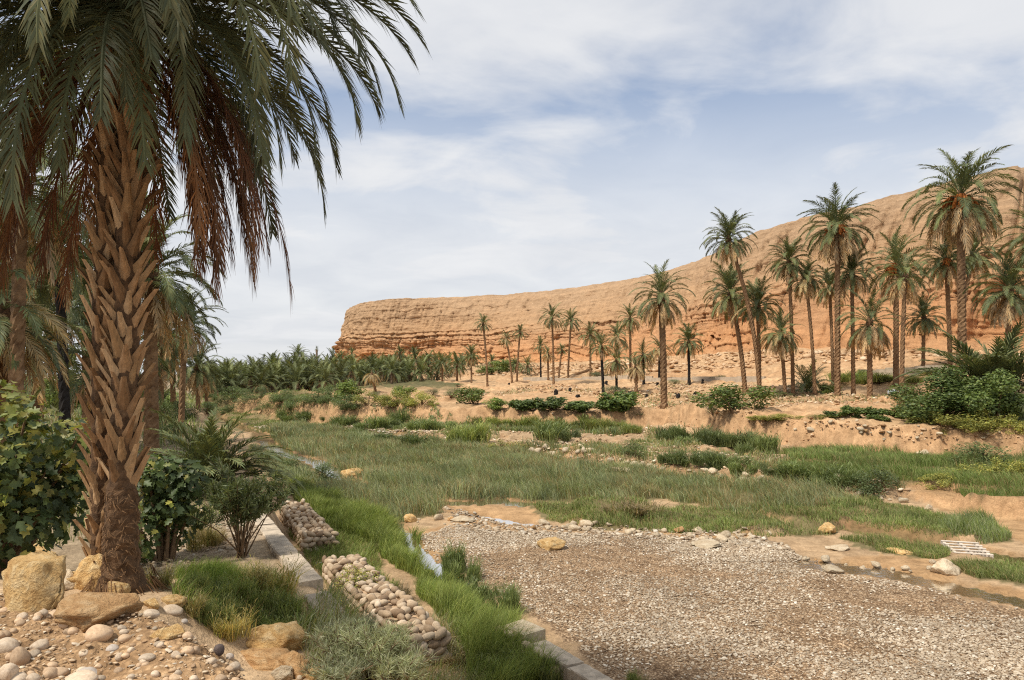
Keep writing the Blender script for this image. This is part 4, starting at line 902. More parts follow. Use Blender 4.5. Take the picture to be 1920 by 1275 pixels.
# ------------------------------------------------------------------ scatter of uncountable pebbles (geometry nodes instances)
def scatter(name, P, rot, scl, meshes, label):
    n = len(P); me = bpy.data.meshes.new(name); me.vertices.add(n); me.vertices.foreach_set('co', np.ascontiguousarray(P, dtype=np.float32).ravel())
    a = me.attributes.new('rot', 'FLOAT_VECTOR', 'POINT'); a.data.foreach_set('vector', np.ascontiguousarray(rot, dtype=np.float32).ravel())
    a = me.attributes.new('scl', 'FLOAT_VECTOR', 'POINT'); a.data.foreach_set('vector', np.ascontiguousarray(scl, dtype=np.float32).ravel())
    a = me.attributes.new('var', 'INT', 'POINT'); a.data.foreach_set('value', (np.arange(n) % len(meshes)).astype(np.int32))
    o = link(name, me); ng = bpy.data.node_groups.new(name, 'GeometryNodeTree')
    ng.interface.new_socket('Geometry', in_out='INPUT', socket_type='NodeSocketGeometry'); ng.interface.new_socket('Geometry', in_out='OUTPUT', socket_type='NodeSocketGeometry')
    i = ng.nodes.new('NodeGroupInput'); q = ng.nodes.new('NodeGroupOutput'); j = ng.nodes.new('GeometryNodeJoinGeometry'); L = ng.links.new
    def named(nm, ty):
        x = ng.nodes.new('GeometryNodeInputNamedAttribute'); x.data_type = ty; x.inputs[0].default_value = nm; return x.outputs[0]
    ra, sa, va = named('rot', 'FLOAT_VECTOR'), named('scl', 'FLOAT_VECTOR'), named('var', 'INT')
    e2r = ng.nodes.new('FunctionNodeEulerToRotation'); L(ra, e2r.inputs[0])
    for k, m in enumerate(meshes):
        src = bpy.data.objects.new(name + '_piece', m)
        oi = ng.nodes.new('GeometryNodeObjectInfo'); oi.inputs[0].default_value = src
        cmp = ng.nodes.new('FunctionNodeCompare'); cmp.data_type = 'INT'; cmp.operation = 'EQUAL'; L(va, cmp.inputs[2]); cmp.inputs[3].default_value = k
        ip = ng.nodes.new('GeometryNodeInstanceOnPoints'); L(i.outputs[0], ip.inputs['Points']); L(cmp.outputs[0], ip.inputs['Selection']); L(oi.outputs['Geometry'], ip.inputs['Instance'])
        L(e2r.outputs[0], ip.inputs['Rotation']); L(sa, ip.inputs['Scale']); L(ip.outputs[0], j.inputs[0])
    L(j.outputs[0], q.inputs[0]); md = o.modifiers.new('scatter', 'NODES'); md.node_group = ng
    return tag(o, label, None, None, 'stuff')
PEB = mset(cobble_mesh, 6, 1, 'pebble', 400, False); PEBT = mset(boulder_mesh, 6, 1, 'pebble_tan', 420); PEBS = mset(boulder_mesh, 6, 1, 'scree', 430)
def sample(poly, n, wt=None, seed=1, warp=.3):
    g = np.random.default_rng(seed); P = np.array(poly); lo, hi = P.min(0), P.max(0); X, Y = [], []; tot = 0; it = 0
    while tot < n and it < 60:
        it += 1; x = g.uniform(lo[0], hi[0], n * 2); y = g.uniform(lo[1], hi[1], n * 2)
        k = inpoly(x + warp * fbm2(x * .9, y * .9, 3, 31), y + warp * fbm2(x * .9, y * .9, 3, 32), poly)
        if wt is not None: k &= g.random(len(x)) < wt(x, y)
        X.append(x[k]); Y.append(y[k]); tot += k.sum()
    return np.concatenate(X)[:n], np.concatenate(Y)[:n]
def pebbles(name, poly, n, smin, smax, ms, label, seed, wt=None):
    g = np.random.default_rng(seed); x, y = sample(poly, n, wt, seed); n = len(x); z = Z(x, y)
    k = z > -.06; x, y, z = x[k], y[k], z[k]; n = len(x)
    s = smin + (smax - smin) * g.random(n) ** 2.6; sc = np.stack([s * g.uniform(.9, 1.6, n), s, s * g.uniform(.45, .8, n)], -1)
    scatter(name, np.stack([x, y, z + s * .15], -1), np.stack([g.uniform(-.4, .4, n), g.uniform(-.4, .4, n), g.uniform(0, 6.28, n)], -1), sc, ms, label)
pebbles('gravel', [p for p in P_GRAVEL if p[1] > 5], 90000, .012, .062, PEB, 'pale river gravel covering the dry wadi bed', 1, lambda x, y: np.clip(.55 + 1.5 * fbm2(x * .35, y * .5, 4, 91), .06, 1) * np.clip(20 / y, .3, 1) * (dist_poly(x, y, STREAMS_W[3][0]) > .55))
pebbles('mound_gravel', [(-6.5, 2.5), (.5, 2.5), (-.6, 4.6), (-1.6, 5.5), (-2.6, 6.1), (-4, 6.9), (-6.5, 7.6)], 18000, .005, .036, PEB[:1] + PEBT[:5], 'fine gravel and pebbles scattered over the rubble mound', 2)
P_TERR = GP([(700, 800), (900, 800), (1180, 805), (1300, 830), (1480, 860), (1700, 905), (1720, 935), (1400, 910), (1140, 878), (980, 855), (820, 838)])
pebbles('terrace_rubble', P_TERR, 6000, .04, .2, PEBT, 'stony rubble strewn on the low terrace', 3, lambda x, y: np.clip(.45 + .9 * fbm2(x * .4, y * .4, 3, 92), .05, 1))
P_UP = GP([(800, 745), (1000, 722), (1250, 720), (1400, 722), (1600, 742), (1750, 745), (1500, 760), (1300, 775), (1000, 735)])
pebbles('bank_rubble', GP([(1250, 792), (1450, 786), (1700, 800), (1930, 800), (1930, 845), (1700, 842), (1450, 826), (1300, 806)]), 700, .04, .22, PEBS, 'stones and clods in the earth bank', 9)
pebbles('upper_rubble', P_UP, 7000, .06, .35, PEBS[:4] + PEBT[:2], 'scattered stones on the bare upper terrace', 4)
P_SCREE = [(-12, 150), (10, 128), (36, 97), (48, 70), (60, 66), (56, 90), (48, 110), (40, 130), (10, 170)]
pebbles('scree', P_SCREE, 5000, .08, .8, PEBS, 'broken rubble slope at the foot of the cliff', 8)
pebbles('path_gravel', P_PATH, 1500, .015, .08, PEB, 'small stones on the dirt path', 5)
pebbles('bar_gravel', WP([(480, 800), (560, 797), (650, 804), (760, 818), (820, 828), (700, 822), (600, 812), (500, 808)]), 2500, .06, .25, PEB, 'pale gravel bar in the upper wadi', 6)
pebbles('edge_gravel', WP([(830, 950), (1000, 985), (1200, 992), (1430, 1000), (1500, 1040), (1300, 1015), (1000, 1003), (860, 990)]), 1500, .03, .15, PEB, 'pebbly margin between gravel and turf', 7)

# ------------------------------------------------------------------ walls
GABS = mset(cobble_mesh, 8, 2, 'gabion_stone', 450, True)
def gabion(pts, width, top, nst, label, seed, end=True):
    rd = random.Random(seed); P = [Vector((a, b, 0)) for a, b in pts]; o = empty('gabion_wall', (P[0].x, P[0].y, zat(P[0].x, P[0].y) - .1)); tag(o, label, 'wall')
    off = Vector(o.location); Ls = [(b - a).length for a, b in zip(P, P[1:])]; tot = sum(Ls)
    def at(s):
        for a, b, l in zip(P, P[1:], Ls):
            if s <= l or b is P[-1]: d = (b - a) / l; return a + d * min(s, l), d, Vector((d.y, -d.x, 0))
            s -= l
    mb = MB(); v, f = [], []
    for i in range(25):
        p, d, r = at(tot * i / 24 * .985 + .02); w = width / 2 - .05
        v += [p - r * w + Vector((0, 0, -.3)), p - r * w + Vector((0, 0, top - .2)), p + r * w + Vector((0, 0, top - .2)), p + r * w + Vector((0, 0, -.3))]
    for i in range(24):
        for k in range(3): f.append((4*i + k, 4*i + k + 1, 4*i + k + 5, 4*i + k + 4))
    f += [(0, 1, 2, 3), (96, 97, 98, 99)]
    mb.add([q - off for q in v], f); link('rubble_core', mb.mesh('core', M['cobble_tan']), o)
    def st(p, d, nrm, s):
        q = nrm.to_track_quat('Z', 'Y') @ Euler((0, 0, rd.uniform(-.5, .5) + (math.pi / 2 if rd.random() < .15 else 0))).to_quaternion()
        link('stone', GABS[rd.randint(0, 7)], o, p - off, q.to_euler(), (s * rd.uniform(1.1, 1.6), s * rd.uniform(.75, 1.0), s * rd.uniform(.7, .95)))
    n = 0; s0 = .17
    # end face
    if end:
        p, d, r = at(0)
        for iz in range(int(top / .13) + 1):
            for k in range(int(width / .21) + 1):
                x = -width / 2 + (k + .5 * (iz % 2)) * .21
                if abs(x) < width / 2 + .02: st(p + r * x - d * .02 + Vector((0, 0, top - .1 - iz * .135 + rd.uniform(-.02, .02))), d, -d + Vector((0, 0, .1)), .18); n += 1
    rows = max(3, int(width / .2)); per = int((nst - n) * .6 / rows)
    for k in range(per):
        s = tot * (k + .5) / per
        for j in range(rows):
            p, d, r = at(s + rd.uniform(-.05, .05)); p = p + Vector((0, 0, -.10 * rd.random() ** 3 - .12 * max(0, math.sin(s * 2.3)) ** 2))
            if rd.random() < .06: continue
            st(p + r * (-width / 2 + width * (j + .5 + rd.uniform(-.25, .25)) / rows) + Vector((0, 0, top - .05 + rd.uniform(-.03, .03))), d, Vector((rd.uniform(-.2, .2), rd.uniform(-.2, .2), 1)), s0); n += 1
    per2 = (nst - n) // 6
    for k in range(per2):
        for sg in (-1, 1):
            for j in range(3):
                p, d, r = at(tot * (k + rd.uniform(.2, .8)) / per2); st(p + r * sg * (width / 2 - .02) + Vector((0, 0, top - .16 - j * .17)), d, r * sg, .19)
gabion([(-1.45, 12.55), (-2.3, 14.2), (-3.3, 16.2), (-4.25, 18.2)], .8, .64, 300, 'dry gabion wall of rounded stones with a squared end in the grass', 1)
gabion([(-5.35, 20.6), (-6.4, 22.9), (-7.6, 25.6)], .85, .62, 220, 'farther stretch of stacked stone gabion beside the oleander shrub', 2)
def concrete_wall(name, blocks, label, mats):
    """blocks: (x0,y0,x1,y1,top,width)"""
    x0, y0 = blocks[0][:2]; o = empty(name, (x0, y0, 0)); tag(o, label, 'wall'); rd = random.Random(len(blocks))
    for i, (ax, ay, bx, by, top, w) in enumerate(blocks):
        a, b = Vector((ax, ay, 0)), Vector((bx, by, 0)); d = (b - a).normalized(); r = Vector((d.y, -d.x, 0)); l = (b - a).length; n = max(2, int(l / .12)); v, f = [], []
        ht = .75
        for k in range(n + 1):
            p = a + d * (l * k / n) - o.location
            for sx, sz in ((-1, -ht), (-1, -.02), (-.9, 0), (.9, 0), (1, -.02), (1, -ht)):
                e = rd.uniform(-.012, .012) + (.03 * rd.random() if k in (0, n) else 0)
                v.append(p + r * (sx * w / 2 - e * sx) + Vector((0, 0, top + sz - abs(e) * .6)))
        for k in range(n):
            for q in range(5): f.append((6*k + q, 6*k + q + 1, 6*k + q + 7, 6*k + q + 6))
        f += [tuple(range(6)), tuple(range(6*n + 5, 6*n - 1, -1))]
        mb = MB(); mb.add(v, f); link('concrete_block', mb.mesh('block', M[mats[i % len(mats)]]), o)
    return o
concrete_wall('low_wall', [(-5.9, 16.6, -4.75, 14.3, 2.09, .34), (-4.73, 14.26, -3.62, 12.0, 2.08, .34), (-3.60, 11.96, -2.83, 10.42, 2.09, .34), (-2.76, 10.36, -2.58, 9.98, 1.95, .36), (-2.62, 9.92, -2.2, 9.1, 2.06, .34), (-2.18, 9.05, -1.75, 8.2, 1.98, .34), (-1.73, 8.15, -1.2, 7.1, 1.96, .34)], 'pale concrete-capped low wall with a broken gap along the path', ('concrete',))
w2 = concrete_wall('wadi_wall', [(.02, 13.35, .42, 12.85, .52, .5), (.45, 12.7, 1.0, 11.75, .40, .36), (1.02, 11.7, 1.62, 10.65, .39, .36), (1.64, 10.6, 3.1, 8.1, .38, .36)], 'concrete-topped stone wall edging the gravel bed among reeds', ('rock_pale', 'concrete', 'concrete'))
rd = random.Random(8)
for k in range(46):
    t = rd.uniform(0, 1); a = Vector((.02, 13.4, 0)).lerp(Vector((1.6, 10.7, 0)), t * .6); j = rd.randint(0, 3)
    link('stone', GABS[k % 8], w2, a + Vector((-.27 - (.0 if k % 3 else .02), -.08, .42 - j * .13)) - w2.location, (rd.uniform(-.3, .3), rd.uniform(-.3, .3), rd.uniform(-.6, .6) - 1), (.2, .16, .13))
# the road's low retaining wall on the far terrace
def road_wall():
    xs = [(-6, 0), (3.6, 0), (12, 0), (20, 0), (30, 0)]; o = None
    for x0, x1, lab in ((2, 31, 'long low grey retaining wall of the road below the cliff'), (36.5, 42.2, 'short grey road wall showing between the tall palms')):
        pts = [Vector((x, float(y_R(x)) - 2.2, 0)) for x in np.linspace(x0, x1, 14)]
        p0 = pts[0].copy(); o = empty('road_wall', p0); tag(o, lab, 'wall')
        for a, b in zip(pts, pts[1:]):
            d = b - a; zc = (zat(a.x, a.y - .5) + zat(b.x, b.y - .5)) / 2; mb = MB(); mb.box((a + b) / 2 - p0 + Vector((0, 0, zc + .05)), (d.length - .02, .35, 1.3), math.atan2(d.y, d.x)); link('wall_block', mb.mesh('block', M['concrete_grey']), o)
road_wall()

# ------------------------------------------------------------------ odds and ends
def stump(cx, cy, seed):
    rd = random.Random(seed); g = G(cx, cy); mb = MB(); h = rd.uniform(.2, .45); r = rd.uniform(.13, .22)
    mb.tube([(0, 0, -.15), (0, 0, h * .3), (.05, 0, h * .7), (rd.uniform(-.1, .1), 0, h)], [r * 1.25, r, r * 1.05, r * .8], 9)
    v = [Vector(p) + Vector((rd.uniform(-.05, .05), rd.uniform(-.05, .05), rd.uniform(-.06, .06))) for p in mb.v]; mb.v = [tuple(p) for p in v]
    tag(link('palm_stump', mb.mesh('stump', M['burnt']), None, tuple(g)), 'charred black palm stump on the bare terrace', 'stump', 'burnt stumps on the terrace')
for i, (a, b) in enumerate([(1068, 734), (1083, 745), (1042, 740), (1271, 745), (1265, 744), (1304, 742), (1335, 748), (1212, 745), (1136, 720), (1317, 717), (954, 722), (1232, 722), (1180, 741)]): stump(a, b, i)
g = G(1052, 713); mb = MB(); e = at_depth(1110, 692, g[1] + 4); b0 = Vector(tuple(g)); e.z = max(zat(e.x, e.y) + .3, min(e.z, zat(e.x, e.y) + 1.2))
mb.tube([Vector((0, 0, .1)), (e - b0) * .5 + Vector((0, 0, .12)), e - b0], [.26, .24, .2], 9); tag(link('fallen_log', mb.mesh('log', M['trunk']), None, tuple(b0)), 'fallen palm log lying slanted against the road bank', 'log')
def pallet():
    g = W(1812, 1034, 0.0); o = empty('wooden_pallet', (g[0], g[1], .06), R(-8)); tag(o, 'weathered whitish wooden pallet lying in the dark channel', 'pallet')
    for k in range(5): mb = MB(); mb.box((0, -.42 + k * .21, .05), (1.0, .075, .022)); link('slat', mb.mesh('slat', M['wood_pale']), o)
    for k in (-.44, 0, .44): mb = MB(); mb.box((k, 0, -.01), (.08, .98, .09)); link('bearer', mb.mesh('bearer', M['wood_pale']), o)
    o.rotation_euler = (R(9), R(2), R(-8))
pallet()
def bag(cx, cy, w, h, name, mat, label, cat, seed):
    g = G(cx, cy); s = g[1] / FPX; v, f = ICO[3]; v = v * (1 + .35 * fbm3(v[:, 0] * 2.2 + seed, v[:, 1] * 2.2, v[:, 2] * 2.2, 3, seed))[:, None]; v = v * np.array([w * s / 2, w * s / 2.5, h * s / 1.6]); v[:, 2] = np.maximum(v[:, 2], -.02)
    return tag(link(name, mesh_np(name, v, f, None, False, M[mat]), None, tuple(g)), label, cat)
b = bag(1676, 738, 24, 12, 'plastic_sack', 'plastic_white', 'crumpled white plastic sack with blue patch at the twin palm foot', 'sack', 1)
v, f = ICO[2]; v = v * np.array([.16, .12, .13]); link('blue_patch', mesh_np('patch', v, f, None, True, M['plastic_blue']), b, (-.15, -.32, .1))
bag(598, 1058, 15, 8, 'plastic_bag', 'plastic_white', 'small white plastic scrap in the grass beside the low wall', 'litter', 2)
g = G(722, 1147); bt = empty('plastic_bottle', (g[0], g[1], g[2] + .0)); tag(bt, 'clear plastic bottle standing in the weeds by the gabion', 'bottle')
mb = MB(); mb.tube([(0, 0, 0), (0, 0, .16), (0, 0, .21), (0, 0, .235)], [.045, .045, .03, .016], 12); link('body', mb.mesh('body', M['plastic_white'], True), bt)
mb = MB(); mb.tube([(0, 0, .236), (0, 0, .262)], [.018, .018], 10); link('cap', mb.mesh('cap', M['plastic_blue']), bt)
bt.rotation_euler = (.2, .25, 0)
# ------------------------------------------------------------------ shrubs
def leaves_np(P, N, size, asp, col, g, fold=0.0):
    """diamond leaves at P with normals N"""
    n = len(P); a = g.normal(size=(n, 3)); t = a - N * (a * N).sum(1, keepdims=True); t /= np.linalg.norm(t, axis=1, keepdims=True) + 1e-9; b = np.cross(N, t)
    s = (size * g.uniform(.65, 1.25, n))[:, None]; w = s * asp
    V = np.stack([P, P + t * s * .45 + b * w * .5 + N * s * fold, P + t * s, P + t * s * .45 - b * w * .5 + N * s * fold], 1).reshape(-1, 3)
    i = np.arange(n)[:, None] * 4; F = np.concatenate([i + np.array([[0, 1, 2]]), i + np.array([[0, 2, 3]])], 0); return V, F, np.repeat(col, 4, 0)
def mixcol(g, n, cols, var=.25):
    c = np.array(cols)[g.integers(0, len(cols), n)]; return c * (1 + var * g.uniform(-1, 1, n))[:, None]
def blob_points(g, blobs, n):
    rad = np.array([b[3] for b in blobs]); k = g.choice(len(blobs), n, p=rad**2 / (rad**2).sum()); c = np.array([b[:3] for b in blobs])[k]; r = rad[k]
    d = g.normal(size=(n, 3)); d /= np.linalg.norm(d, axis=1, keepdims=True); q = g.random(n) ** .3; P = c + d * (r * q)[:, None]; return P, d
def shrub_mesh(seed, kind):
    g = np.random.default_rng(seed)
    spec = {'fig': (1500, .085, .8, [(.12, .17, .045), (.09, .135, .038), (.16, .21, .06)]), 'green': (1900, .07, .5, [(.16, .22, .05), (.13, .18, .045), (.23, .28, .075)]),
            'herb': (1700, .055, .5, [(.30, .30, .075), (.22, .25, .065), (.40, .36, .09)]), 'dark': (2200, .055, .3, [(.12, .16, .06), (.095, .135, .05), (.16, .195, .075)]),
            'grey': (2200, .07, .12, [(.20, .24, .13), (.16, .20, .11), (.25, .28, .17)]), 'dry': (2600, .09, .1, [(.40, .32, .16), (.32, .25, .13), (.26, .24, .11)]), 'thick': (8000, .032, .75, [(.13, .18, .05), (.10, .15, .042), (.18, .225, .065)])}[kind]
    n, sz, asp, cols = spec; B = []
    for k in range(14):
        a = g.uniform(0, 6.28); r = g.uniform(0, .36) ** .8 * .9; h = g.uniform(.18, .80) * (1 - r * .75); B.append((math.cos(a) * r, math.sin(a) * r, h, g.uniform(.12, .2)))
    P, d = blob_points(g, B, n); P[:, 2] = np.abs(P[:, 2])
    N = d * .6 + np.array([0, 0, .5]) + g.normal(size=(n, 3)) * .5; N /= np.linalg.norm(N, axis=1, keepdims=True)
    V, F, C = leaves_np(P, N, sz, asp, mixcol(g, n, cols), g, .08); return mesh_np('foliage', V, F, C, False, M['foliage']), B
def blades_np(P, h, w, az, lean, col, g, waz=None):
    n = len(P); d = np.stack([np.cos(az), np.sin(az), np.zeros(n)], -1); wa = g.uniform(0, 3.14, n) if waz is None else waz; s = np.stack([np.cos(wa), np.sin(wa), np.zeros(n)], -1) * (w / 2)[:, None]
    up = np.array([0, 0, 1.0]); m = P + up * (h * .55)[:, None] + d * (h * lean * .28)[:, None]; e = P + up * (h * (1 - .35 * lean * lean))[:, None] + d * (h * lean)[:, None]
    V = np.stack([P - s * .8, P + s * .8, m - s, m + s, e], 1).reshape(-1, 3); i = np.arange(n)[:, None] * 5
    F = np.concatenate([i + np.array([[0, 1, 3]]), i + np.array([[0, 3, 2]]), i + np.array([[2, 3, 4]])], 0); return V, F, np.repeat(col, 5, 0)
def reed_mesh(seed, cols, n=700, lean=.45, w=.018, hmin=.4):
    """bushy upright clump, unit wide and high"""
    g = np.random.default_rng(seed); nb = 9; bc = g.uniform(-.38, .38, (nb, 2)); k = g.integers(0, nb, n); P = np.zeros((n, 3)); P[:, :2] = bc[k] * .8 + g.normal(size=(n, 2)) * .07
    hk = g.uniform(.6, 1, nb)[k]; h = g.uniform(hmin, 1.0, n) * hk; az = np.arctan2(P[:, 1], P[:, 0]) + g.normal(size=n) * .9
    V, F, C = blades_np(P, h, np.full(n, w) * g.uniform(.6, 1.3, n), az, g.uniform(.05, lean, n), mixcol(g, n, cols), g)
    # side leaves on the stems
    m = n; t = g.uniform(.25, .95, m); q = P.copy(); q[:, 2] = h * t; q[:, 0] += np.cos(az) * .3 * h * t**2 * lean; q[:, 1] += np.sin(az) * .3 * h * t**2 * lean
    V2, F2, C2 = blades_np(q, np.full(m, .16) * g.uniform(.5, 1.2, m), np.full(m, w * .9), g.uniform(0, 6.28, m), g.uniform(.4, 1.1, m), mixcol(g, m, cols), g)
    return mesh_np('leaves', np.concatenate([V, V2]), np.concatenate([F, F2 + len(V)]), np.concatenate([C, C2]), False, M['foliage'])
SH = {k: [shrub_mesh(1000 + 10 * i + j, k) for j in range(3)] for i, k in enumerate(('fig', 'green', 'herb', 'dark', 'grey', 'dry', 'thick'))}
RD = {'reed': [reed_mesh(1200 + j, [(.16, .20, .075), (.125, .165, .06), (.22, .255, .10)]) for j in range(4)], 'reedl': [reed_mesh(1210 + j, [(.22, .26, .08), (.17, .215, .07), (.30, .31, .10)]) for j in range(3)],
      'golden': [reed_mesh(1220 + j, [(.42, .33, .13), (.30, .24, .09), (.20, .22, .07), (.50, .42, .2)], 420, .75, .012, .5) for j in range(3)], 'straw': [reed_mesh(1230 + j, [(.36, .27, .14), (.28, .2, .1), (.22, .19, .1)], 420, .9, .014, .4) for j in range(2)]}
def stem_mesh(B, seed):
    rd = random.Random(seed); mb = MB()
    for b in B[:9]:
        e = Vector(b[:3]); s = Vector((rd.uniform(-.05, .05), rd.uniform(-.05, .05), -.08)); mb.tube([s, s.lerp(e, .5) + Vector((0, 0, .06)), e], [.018, .012, .006], 5)
    return mb.mesh('stem', M['stem'])
STEMS = {k: [stem_mesh(b, 5) for _, b in SH[k]] for k in SH}
def shrub(x, y, z, w, h, kind, seed, label, group, name='shrub', cat='shrub', d=None):
    rd = random.Random(seed); o = empty(name, (x, y, z - .04), rd.uniform(0, 6.28)); tag(o, label, cat, group); d = d or w
    if kind in RD: link('leaves', RD[kind][seed % len(RD[kind])], o, (0, 0, 0), (0, 0, 0), (w, d, h))
    else:
        j = seed % 3; link('foliage', SH[kind][j][0], o, (0, 0, 0), (0, 0, 0), (w * 1.05, d * 1.05, h * 1.05)); link('stem', STEMS[kind][j], o, (0, 0, 0), (0, 0, 0), (w, d, h))
    return o
NAME = {'fig': 'fig_bush', 'green': 'leafy_bush', 'herb': 'yellow_herb', 'dark': 'dark_shrub', 'grey': 'grey_shrub', 'dry': 'dry_shrub', 'thick': 'leafy_bush', 'reed': 'reed_clump', 'reedl': 'reed_clump', 'golden': 'grass_tuft', 'straw': 'grass_tuft'}
def row(items, kind, label, group, seed, scale=1.0):
    rj = random.Random(seed); base_ = list(items); items = []
    for (a, b, w, h) in base_:
        k = rj.uniform(.8, 1.2); items.append((a, b, w * rj.uniform(.9, 1.15), h * k))
        if kind in ('reed', 'reedl', 'dark', 'herb', 'fig') and w < 130 and b < 1000 and len(base_) > 2:
            for q in range(2): e = rj.uniform(.35, .7); items.append((a + rj.uniform(-.75, .75) * w, b + rj.uniform(-3, 4), w * e, h * e * rj.uniform(.8, 1.2)))
    for i, (px_, py_, w, h) in enumerate(items):
        g = G(px_, py_); s = g[1] / FPX; shrub(g[0], g[1] + w * s * .2, g[2], w * s * scale, h * s * 1.08, kind, seed + i, label, group if len(items) > 1 else None, NAME[kind], 'grass' if kind in ('golden', 'straw') else 'reed' if kind in RD else 'shrub')
row([(990, 768, 60, 32), (1040, 770, 75, 32), (1095, 770, 70, 30), (1135, 770, 60, 34), (1172, 772, 78, 44)], 'fig', 'low dark green fig bush in the row along the terrace rim', 'fig bushes along the terrace rim', 1)
row([(930, 768, 60, 26), (890, 758, 75, 32)], 'green', 'leafy green bush left of the fig row', 'leafy bushes left of the fig row', 11)
row([(1385, 782, 125, 78)], 'green', 'tall bright leafy bush at the feet of the leaning palms', None, 21)
row([(1340, 778, 50, 24)], 'dark', 'small dark bush beside the tall bright leafy bush', None, 22)
row([(1800, 790, 190, 90), (1895, 800, 190, 96)], 'thick', 'large dark leafy bush massed below the young palm', 'large bushes below the young palm', 23)
row([(1770, 806, 110, 44), (1850, 812, 110, 44), (1905, 812, 80, 40), (1820, 812, 70, 30)], 'herb', 'yellow-green herb spilling over the top of the earth bank', 'herbs over the earth bank', 31)
row([(1712, 772, 85, 60)], 'dry', 'tan dry shrub between the twin palm and the large bushes', None, 41)
row([(1595, 782, 60, 26), (1640, 784, 65, 30), (1695, 786, 60, 26), (1720, 792, 50, 22)], 'fig', 'low fig sprawl on the rim of the earth bank', 'fig sprawls on the earth bank rim', 42)
row([(1480, 786, 60, 12), (1540, 786, 60, 12), (1440, 788, 60, 14)], 'herb', 'thin yellowish herb strip on the bank rim', 'thin herbs on the bank rim', 48)
row([(1260, 824, 60, 34), (1300, 830, 70, 38), (1345, 838, 70, 42), (1395, 845, 75, 46), (1435, 850, 65, 40)], 'reed', 'dark green oleander-like clump in the upper shrub row below the bank', 'upper shrub row', 51)
row([(1270, 868, 60, 30), (1325, 872, 70, 36), (1375, 880, 70, 36), (1400, 890, 60, 30)], 'reed', 'dark clump in the lower shrub row near the rubble edge', 'lower shrub row', 61)
row([(1490, 900, 80, 40), (1540, 908, 110, 58), (1590, 916, 100, 52)], 'reed', 'broad dark green reed clump above the turf', 'broad reed clumps above the turf', 71)
row([(1650, 932, 95, 66), (1610, 922, 60, 40)], 'dark', 'dense dark shrub at the end of the reed clumps', 'dense shrubs at the reed end', 76)
row([(1850, 878, 125, 50)], 'dark', 'dark rounded shrub at the foot of the earth bank', None, 81)
row([(1820, 900, 80, 36), (1880, 900, 80, 44), (1920, 900, 70, 44)], 'herb', 'yellow-flowered herb before the dark rounded shrub', 'yellow herbs before the dark shrub', 82)
row([(1755, 918, 70, 26)], 'herb', 'low yellow plant on the edge of the sandy path', None, 86)
row([(1195, 866, 80, 52)], 'dark', 'dark rounded bush on the low terrace beside the pale ledge', None, 91)
row([(875, 838, 85, 56)], 'reedl', 'rounded olive bush standing at the meadow head', None, 92)
row([(1035, 826, 90, 38), (1070, 826, 50, 24)], 'reed', 'blue-green clump on the low gravelly terrace', 'clumps on the gravelly terrace', 93)
row([(980, 848, 50, 22), (940, 846, 60, 24)], 'herb', 'yellow-green herb at the meadow rim', 'herbs at the meadow rim', 96)
row([(905, 798, 50, 24), (940, 800, 50, 24), (980, 802, 55, 26), (1020, 803, 55, 28), (1065, 804, 60, 28), (1110, 806, 60, 30), (1155, 808, 60, 30)], 'reedl', 'green shrub in the line at the foot of the middle bank', 'shrub line at the middle bank foot', 101)
row([(640, 800, 70, 24), (700, 805, 70, 28), (750, 800, 60, 34), (790, 806, 70, 28), (580, 790, 70, 24), (540, 784, 60, 20)], 'reed', 'dark green shrub on the far stepped bank', 'shrubs on the far stepped bank', 111)
row([(720, 828, 70, 24), (780, 838, 80, 28), (660, 815, 60, 18), (830, 838, 70, 28)], 'reed', 'low reed clump at the far edge of the meadow', 'reed clumps at the far meadow edge', 121)
row([(655, 752, 64, 46), (760, 748, 54, 34)], 'green', 'bright green bush in front of the far grove', 'bright bushes before the grove', 131)
row([(690, 762, 70, 30), (740, 765, 70, 32), (790, 760, 60, 24)], 'herb', 'yellowish bush on the far bank below the grove', 'yellowish bushes below the grove', 134)
row([(706, 750, 40, 22), (810, 742, 36, 14), (845, 748, 50, 20), (857, 724, 26, 8)], 'grey', 'grey-green tussock on the bare far bank', 'grey tussocks on the far bank', 138)
row([(430, 752, 70, 24), (480, 752, 70, 24), (530, 756, 60, 28), (590, 758, 70, 30), (620, 750, 60, 30), (400, 746, 50, 22), (460, 770, 60, 20), (560, 770, 60, 26), (510, 768, 60, 20), (650, 772, 70, 26)], 'dark', 'dark shrub in the undergrowth at the foot of the grove', 'undergrowth shrubs at the grove', 143)
row([(940, 702, 80, 28), (915, 700, 50, 22)], 'green', 'olive thicket under the cliff behind the thin palms', 'thickets under the cliff', 153)
row([(1120, 712, 50, 18), (1270, 720, 40, 12), (1345, 712, 40, 12), (1155, 742, 60, 20)], 'grey', 'low greyish bush on the upper terrace', 'greyish bushes on the upper terrace', 156)
row([(1600, 716, 80, 26), (1660, 716, 80, 24), (1720, 700, 60, 14), (1560, 735, 40, 20)], 'reedl', 'olive thicket under the right-hand palms by the road', 'thickets under the right palms', 161)
row([(1470, 745, 40, 14), (1200, 780, 30, 8)], 'dark', 'small dark plant at a palm foot', 'small plants at palm feet', 166)
